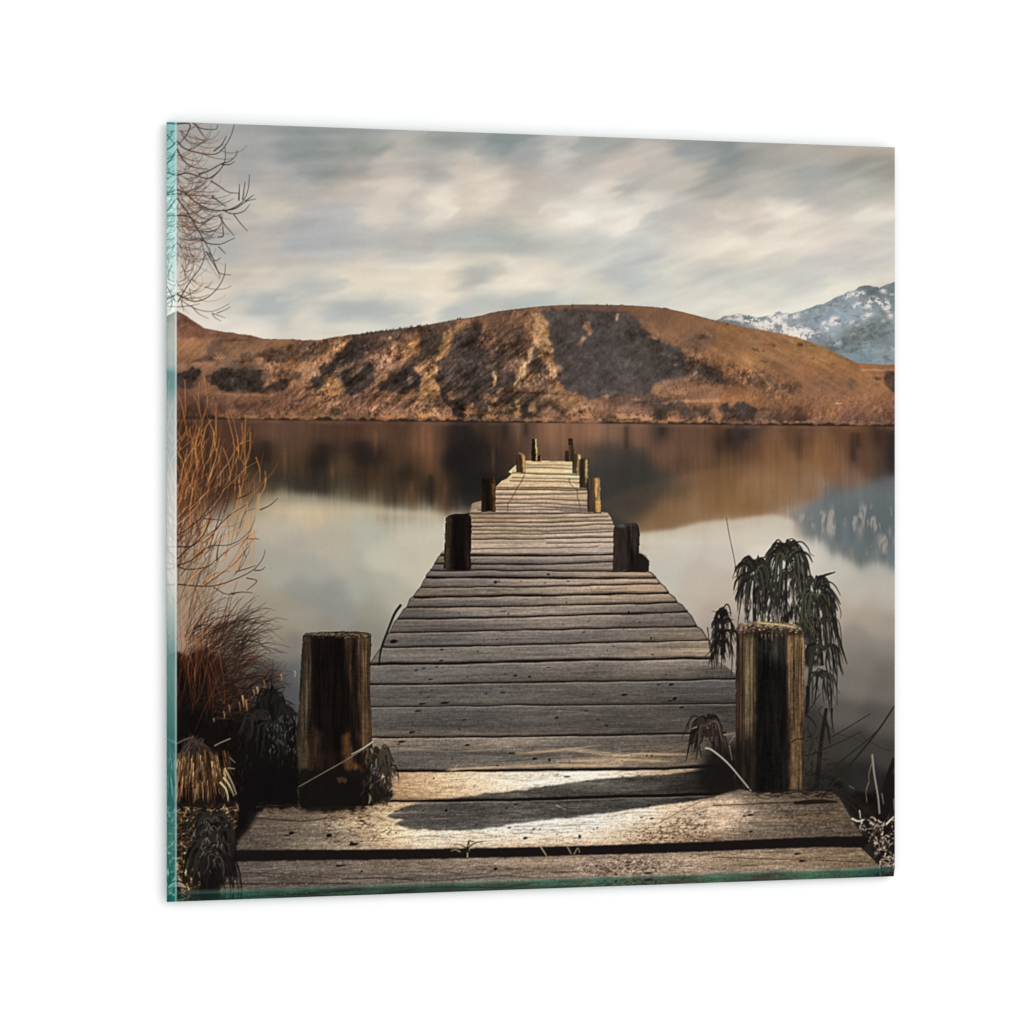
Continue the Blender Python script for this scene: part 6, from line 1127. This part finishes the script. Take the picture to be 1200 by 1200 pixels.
# ---- polished glass edges: refraction painted in as a mirrored, green-tinted copy of the print
def paint_edge_refraction():
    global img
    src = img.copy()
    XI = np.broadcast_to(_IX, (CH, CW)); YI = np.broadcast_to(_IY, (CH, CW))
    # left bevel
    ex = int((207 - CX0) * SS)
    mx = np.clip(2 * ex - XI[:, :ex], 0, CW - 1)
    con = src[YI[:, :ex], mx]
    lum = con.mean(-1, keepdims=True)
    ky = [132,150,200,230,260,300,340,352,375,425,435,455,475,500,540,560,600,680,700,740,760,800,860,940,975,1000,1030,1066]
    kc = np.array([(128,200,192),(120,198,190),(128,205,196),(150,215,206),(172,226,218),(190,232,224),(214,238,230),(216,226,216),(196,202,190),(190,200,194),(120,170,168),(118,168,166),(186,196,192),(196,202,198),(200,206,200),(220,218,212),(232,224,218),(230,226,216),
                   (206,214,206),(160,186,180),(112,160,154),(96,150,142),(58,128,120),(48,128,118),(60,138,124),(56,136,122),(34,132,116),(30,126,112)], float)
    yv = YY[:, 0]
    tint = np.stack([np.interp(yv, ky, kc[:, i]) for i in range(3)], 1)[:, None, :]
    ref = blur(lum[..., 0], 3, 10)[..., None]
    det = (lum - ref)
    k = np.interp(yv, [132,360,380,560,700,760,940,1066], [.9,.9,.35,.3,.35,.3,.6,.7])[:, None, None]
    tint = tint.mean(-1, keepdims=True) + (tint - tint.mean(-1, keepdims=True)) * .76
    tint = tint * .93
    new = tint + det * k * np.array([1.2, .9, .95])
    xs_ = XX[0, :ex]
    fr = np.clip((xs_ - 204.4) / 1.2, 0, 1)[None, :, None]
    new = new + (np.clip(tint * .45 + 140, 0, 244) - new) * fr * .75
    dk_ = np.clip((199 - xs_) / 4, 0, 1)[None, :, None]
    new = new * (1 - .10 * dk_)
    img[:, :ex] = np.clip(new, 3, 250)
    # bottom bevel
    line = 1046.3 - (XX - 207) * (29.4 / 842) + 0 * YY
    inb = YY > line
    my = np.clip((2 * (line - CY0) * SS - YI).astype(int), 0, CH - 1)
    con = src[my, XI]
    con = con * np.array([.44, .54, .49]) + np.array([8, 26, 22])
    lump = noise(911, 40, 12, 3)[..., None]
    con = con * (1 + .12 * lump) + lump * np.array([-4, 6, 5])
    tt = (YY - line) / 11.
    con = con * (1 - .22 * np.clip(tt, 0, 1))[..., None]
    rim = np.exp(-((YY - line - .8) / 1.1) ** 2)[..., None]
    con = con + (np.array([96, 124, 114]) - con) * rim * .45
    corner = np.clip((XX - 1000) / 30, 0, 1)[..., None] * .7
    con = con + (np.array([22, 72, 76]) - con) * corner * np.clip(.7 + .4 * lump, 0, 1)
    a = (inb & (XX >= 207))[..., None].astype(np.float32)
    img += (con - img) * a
    # a thin sheen painted into the print right above the bevel
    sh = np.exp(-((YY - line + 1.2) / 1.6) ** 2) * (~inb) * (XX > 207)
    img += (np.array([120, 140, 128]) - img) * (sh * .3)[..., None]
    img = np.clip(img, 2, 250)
paint_edge_refraction()
def relabel(src, x0, x1, y0, y1, name, label):
    LABELS.append((name, label)); v = labm[int((y0 - CY0) * SS):int((y1 - CY0) * SS), int((x0 - CX0) * SS):int((x1 - CX0) * SS)]
    v[v == src] = len(LABELS) - 1
relabel(L_GRASS, 700, 1058, 800, 1066, 'printed_grass', 'dark grass and bare stalks at the lower right')
relabel(L_PLANT2, 188, 480, 600, 812, 'printed_twig', 'thin bent dark stick beside the planks')
relabel(L_PLANT2, 188, 480, 812, 1066, 'printed_plant', 'dark leafy tuft at the foot of the left post')
relabel(L_PLANT2, 600, 780, 900, 1066, 'printed_blades', 'few pale dead blades in the widest gap between planks')
relabel(L_PLANT2, 480, 600, 900, 1066, 'printed_sprout', 'small sprout in the widest gap between planks')
relabel(L_PLANT2, 780, 980, 600, 800, 'printed_plant', 'small spiky plant left of the right post')
relabel(L_PLANT2, 980, 1058, 900, 1066, 'printed_leaves', 'curled dry leaves in the lower right corner')
LABELS[L_PLANT2] = ('printed_plant', 'dark spiky tuft at the foot of the right post')
LABELS[L_GRASS] = ('printed_grass', 'brown grass tuft and dark undergrowth on the left bank')

_soft = (img + np.roll(img, 1, 0) + np.roll(img, 1, 1) + np.roll(np.roll(img, 1, 0), 1, 1)) / 4   # centred on pixel corners
def sample(px, py):
    x = np.clip((px - CX0) * SS, 1, CW - 2); y = np.clip((py - CY0) * SS, 1, CH - 2)
    ix, iy = x.astype(int), y.astype(int); fx, fy = (x - ix)[..., None], (y - iy)[..., None]
    return (_soft[iy, ix] * (1 - fx) + _soft[iy, ix + 1] * fx) * (1 - fy) + (_soft[iy + 1, ix] * (1 - fx) + _soft[iy + 1, ix + 1] * fx) * fy

def label_at(px, py):
    return labm[np.clip(((py - CY0) * SS).astype(int), 0, CH - 1), np.clip(((px - CX0) * SS).astype(int), 0, CW - 1)]


# ------------------------------------------------------------------ materials
def mat_print():
    m = bpy.data.materials.new('printed_ink_under_glass'); m.use_nodes = True
    nt = m.node_tree; b = nt.nodes['Principled BSDF']
    a = nt.nodes.new('ShaderNodeAttribute'); a.attribute_name = 'ink'
    nt.links.new(a.outputs['Color'], b.inputs['Base Color'])
    b.inputs['Roughness'].default_value = 0.35
    b.inputs['Specular IOR Level'].default_value = 0.01
    return m

def mat_edge():  # opaque; the glass refraction is painted into its vertex colour
    m = bpy.data.materials.new('polished_green_glass_edge'); m.use_nodes = True
    nt = m.node_tree; b = nt.nodes['Principled BSDF']
    a = nt.nodes.new('ShaderNodeAttribute'); a.attribute_name = 'ink'
    nt.links.new(a.outputs['Color'], b.inputs['Base Color'])
    b.inputs['Roughness'].default_value = 0.2
    b.inputs['Specular IOR Level'].default_value = 0.06
    return m

def mat_glass():
    m = bpy.data.materials.new('green_glass_body'); m.use_nodes = True
    nt = m.node_tree; b = nt.nodes['Principled BSDF']
    n = nt.nodes.new('ShaderNodeTexNoise'); n.inputs['Scale'].default_value = 60
    r = nt.nodes.new('ShaderNodeValToRGB')
    r.color_ramp.elements[0].color = (0.12, 0.28, 0.25, 1)
    r.color_ramp.elements[1].color = (0.24, 0.42, 0.38, 1)
    nt.links.new(n.outputs['Fac'], r.inputs['Fac'])
    nt.links.new(r.outputs['Color'], b.inputs['Base Color'])
    b.inputs['Roughness'].default_value = 0.12
    return m

def mat_wall():
    m = bpy.data.materials.new('matt_white_paint'); m.use_nodes = True
    nt = m.node_tree; b = nt.nodes['Principled BSDF']
    n = nt.nodes.new('ShaderNodeTexNoise'); n.inputs['Scale'].default_value = 400
    mx = nt.nodes.new('ShaderNodeMix'); mx.data_type = 'RGBA'
    mx.inputs[6].default_value = (0.93, 0.925, 0.925, 1); mx.inputs[7].default_value = (0.955, 0.95, 0.95, 1)
    nt.links.new(n.outputs['Fac'], mx.inputs[0])
    nt.links.new(mx.outputs[2], b.inputs['Base Color'])
    b.inputs['Roughness'].default_value = 0.9
    b.inputs['Specular IOR Level'].default_value = 0.1
    return m

# ------------------------------------------------------------------ geometry
root = bpy.data.objects.new('glass_picture', None)
root.location = world_pt(S / 2, 0.0, T / 2)
root.rotation_euler = (0, 0, TH)
root['label'] = 'square glass wall picture of a wooden jetty on a lake, with green polished edges'
root['category'] = 'picture'
COL.objects.link(root)
bpy.context.view_layer.update()
RINV = np.array(root.matrix_world.inverted())

def local(P):
    P = P.reshape(-1, 3)
    return (P @ RINV[:3, :3].T + RINV[:3, 3]).astype(np.float32)

def link_mesh(name, verts, faces, material, parent, colors=None):
    me = bpy.data.meshes.new(name)
    faces = np.asarray(faces, np.int32)
    n = len(faces)
    me.vertices.add(len(verts)); me.vertices.foreach_set('co', np.ascontiguousarray(verts, np.float32).ravel())
    me.loops.add(n * 4); me.loops.foreach_set('vertex_index', faces.ravel())
    me.polygons.add(n)
    me.polygons.foreach_set('loop_start', np.arange(0, 4 * n, 4, dtype=np.int32))
    me.update(calc_edges=True)
    if colors is not None:
        at = me.attributes.new('ink', 'FLOAT_COLOR', 'POINT')
        at.data.foreach_set('color', np.ascontiguousarray(colors, np.float32).ravel())
    me.materials.append(material)
    o = bpy.data.objects.new(name, me)
    COL.objects.link(o)
    if parent is not None: o.parent = parent
    return o

W_CH = 0.0104 * S                   # width of the bevel on the left edge
W_BO = 0.0120 * S                   # and along the bottom edge

def ink_at(px, py):
    """colour of the painted picture at photograph pixels, as linear albedo."""
    c = sample(px, py) / 255.0
    lin = np.where(c <= 0.04045, c / 12.92, ((np.maximum(c, 0) + 0.055) / 1.055) ** 2.4)
    lin = np.clip(lin / LIGHT_GAIN, 0, 0.95)
    return np.concatenate([lin, np.ones(lin.shape[:-1] + (1,))], -1)

def grid_faces(nu, nv):
    i = np.arange(nu * nv).reshape(nv, nu)
    return np.stack([i[:-1, :-1], i[:-1, 1:], i[1:, 1:], i[1:, :-1]], -1)

M_PRINT, M_EDGE, M_GLASS, M_WALL = mat_print(), mat_edge(), mat_glass(), mat_wall()

# --- the print: one flat sheet, cut along the motifs printed on it
NU, NV = 860, 905
us = np.linspace(W_CH, S, NU); vs = np.linspace(W_BO, S, NV)
U, V = np.meshgrid(us, vs)
# the sheet's top right corner is slightly rounded
PW = world_pt(U, V)
px, py = to_px(PW)
colr = ink_at(px, py).reshape(-1, 4)
co = local(PW)
fc = grid_faces(NU, NV)
fcx = (U[:-1, :-1] + U[1:, 1:]) / 2; fcy = (V[:-1, :-1] + V[1:, 1:]) / 2
cxp, cyp = to_px(world_pt(fcx, fcy))
lab = label_at(cxp, cyp)
print_root = bpy.data.objects.new('print', None)
COL.objects.link(print_root); print_root.parent = root
for k, (nm, lb) in enumerate(LABELS):
    sel = fc[lab == k]
    if len(sel) == 0: continue
    used, inv = np.unique(sel.ravel(), return_inverse=True)
    o = link_mesh(nm, co[used], inv.reshape(-1, 4), M_PRINT, print_root, colr[used])
    if lb: o['label'] = lb

# --- polished bevels
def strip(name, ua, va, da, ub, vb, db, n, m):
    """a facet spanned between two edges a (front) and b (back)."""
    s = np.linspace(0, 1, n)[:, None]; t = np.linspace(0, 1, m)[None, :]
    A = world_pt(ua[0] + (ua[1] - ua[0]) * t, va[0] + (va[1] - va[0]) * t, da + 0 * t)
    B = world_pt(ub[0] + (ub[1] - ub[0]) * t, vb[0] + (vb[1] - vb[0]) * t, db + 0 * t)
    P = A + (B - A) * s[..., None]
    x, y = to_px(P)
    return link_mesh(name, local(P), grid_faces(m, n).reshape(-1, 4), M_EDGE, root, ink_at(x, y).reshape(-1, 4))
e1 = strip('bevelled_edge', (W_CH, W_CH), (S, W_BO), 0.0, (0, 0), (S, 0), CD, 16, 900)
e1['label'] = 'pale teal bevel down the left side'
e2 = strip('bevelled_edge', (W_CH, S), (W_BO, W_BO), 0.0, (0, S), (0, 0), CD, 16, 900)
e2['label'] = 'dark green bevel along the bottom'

# --- the glass body: right and top sides and the back
b = [world_pt(x, y, d) for x, y, d in ((S, W_BO, 0), (S, S, 0), (S, S, T), (S, 0, T), (W_CH, S, 0), (0, S, T), (0, 0, T), (S, 0, CD), (0, 0, CD), (0, S, CD))]
vb = local(np.array(b))
me = bpy.data.meshes.new('glass_pane')
me.from_pydata([tuple(map(float, v)) for v in vb], [], [(0, 7, 3, 2, 1), (1, 2, 5, 9, 4), (2, 3, 6, 5), (7, 8, 6, 3), (8, 9, 5, 6)])
me.materials.append(M_GLASS)
gp = bpy.data.objects.new('glass_pane', me); COL.objects.link(gp); gp.parent = root

# --- the wall
G = 0.0018                          # gap between glass and wall
w = np.array([world_pt(a, h, T + G) for a, h in ((-4, -1.45), (4, -1.45), (4, 2.5), (-4, 2.5))])
wl = link_mesh('wall', w, [(0, 1, 2, 3)], M_WALL, None)
wl['kind'] = 'structure'
wl['label'] = 'plain white wall behind the glass picture'
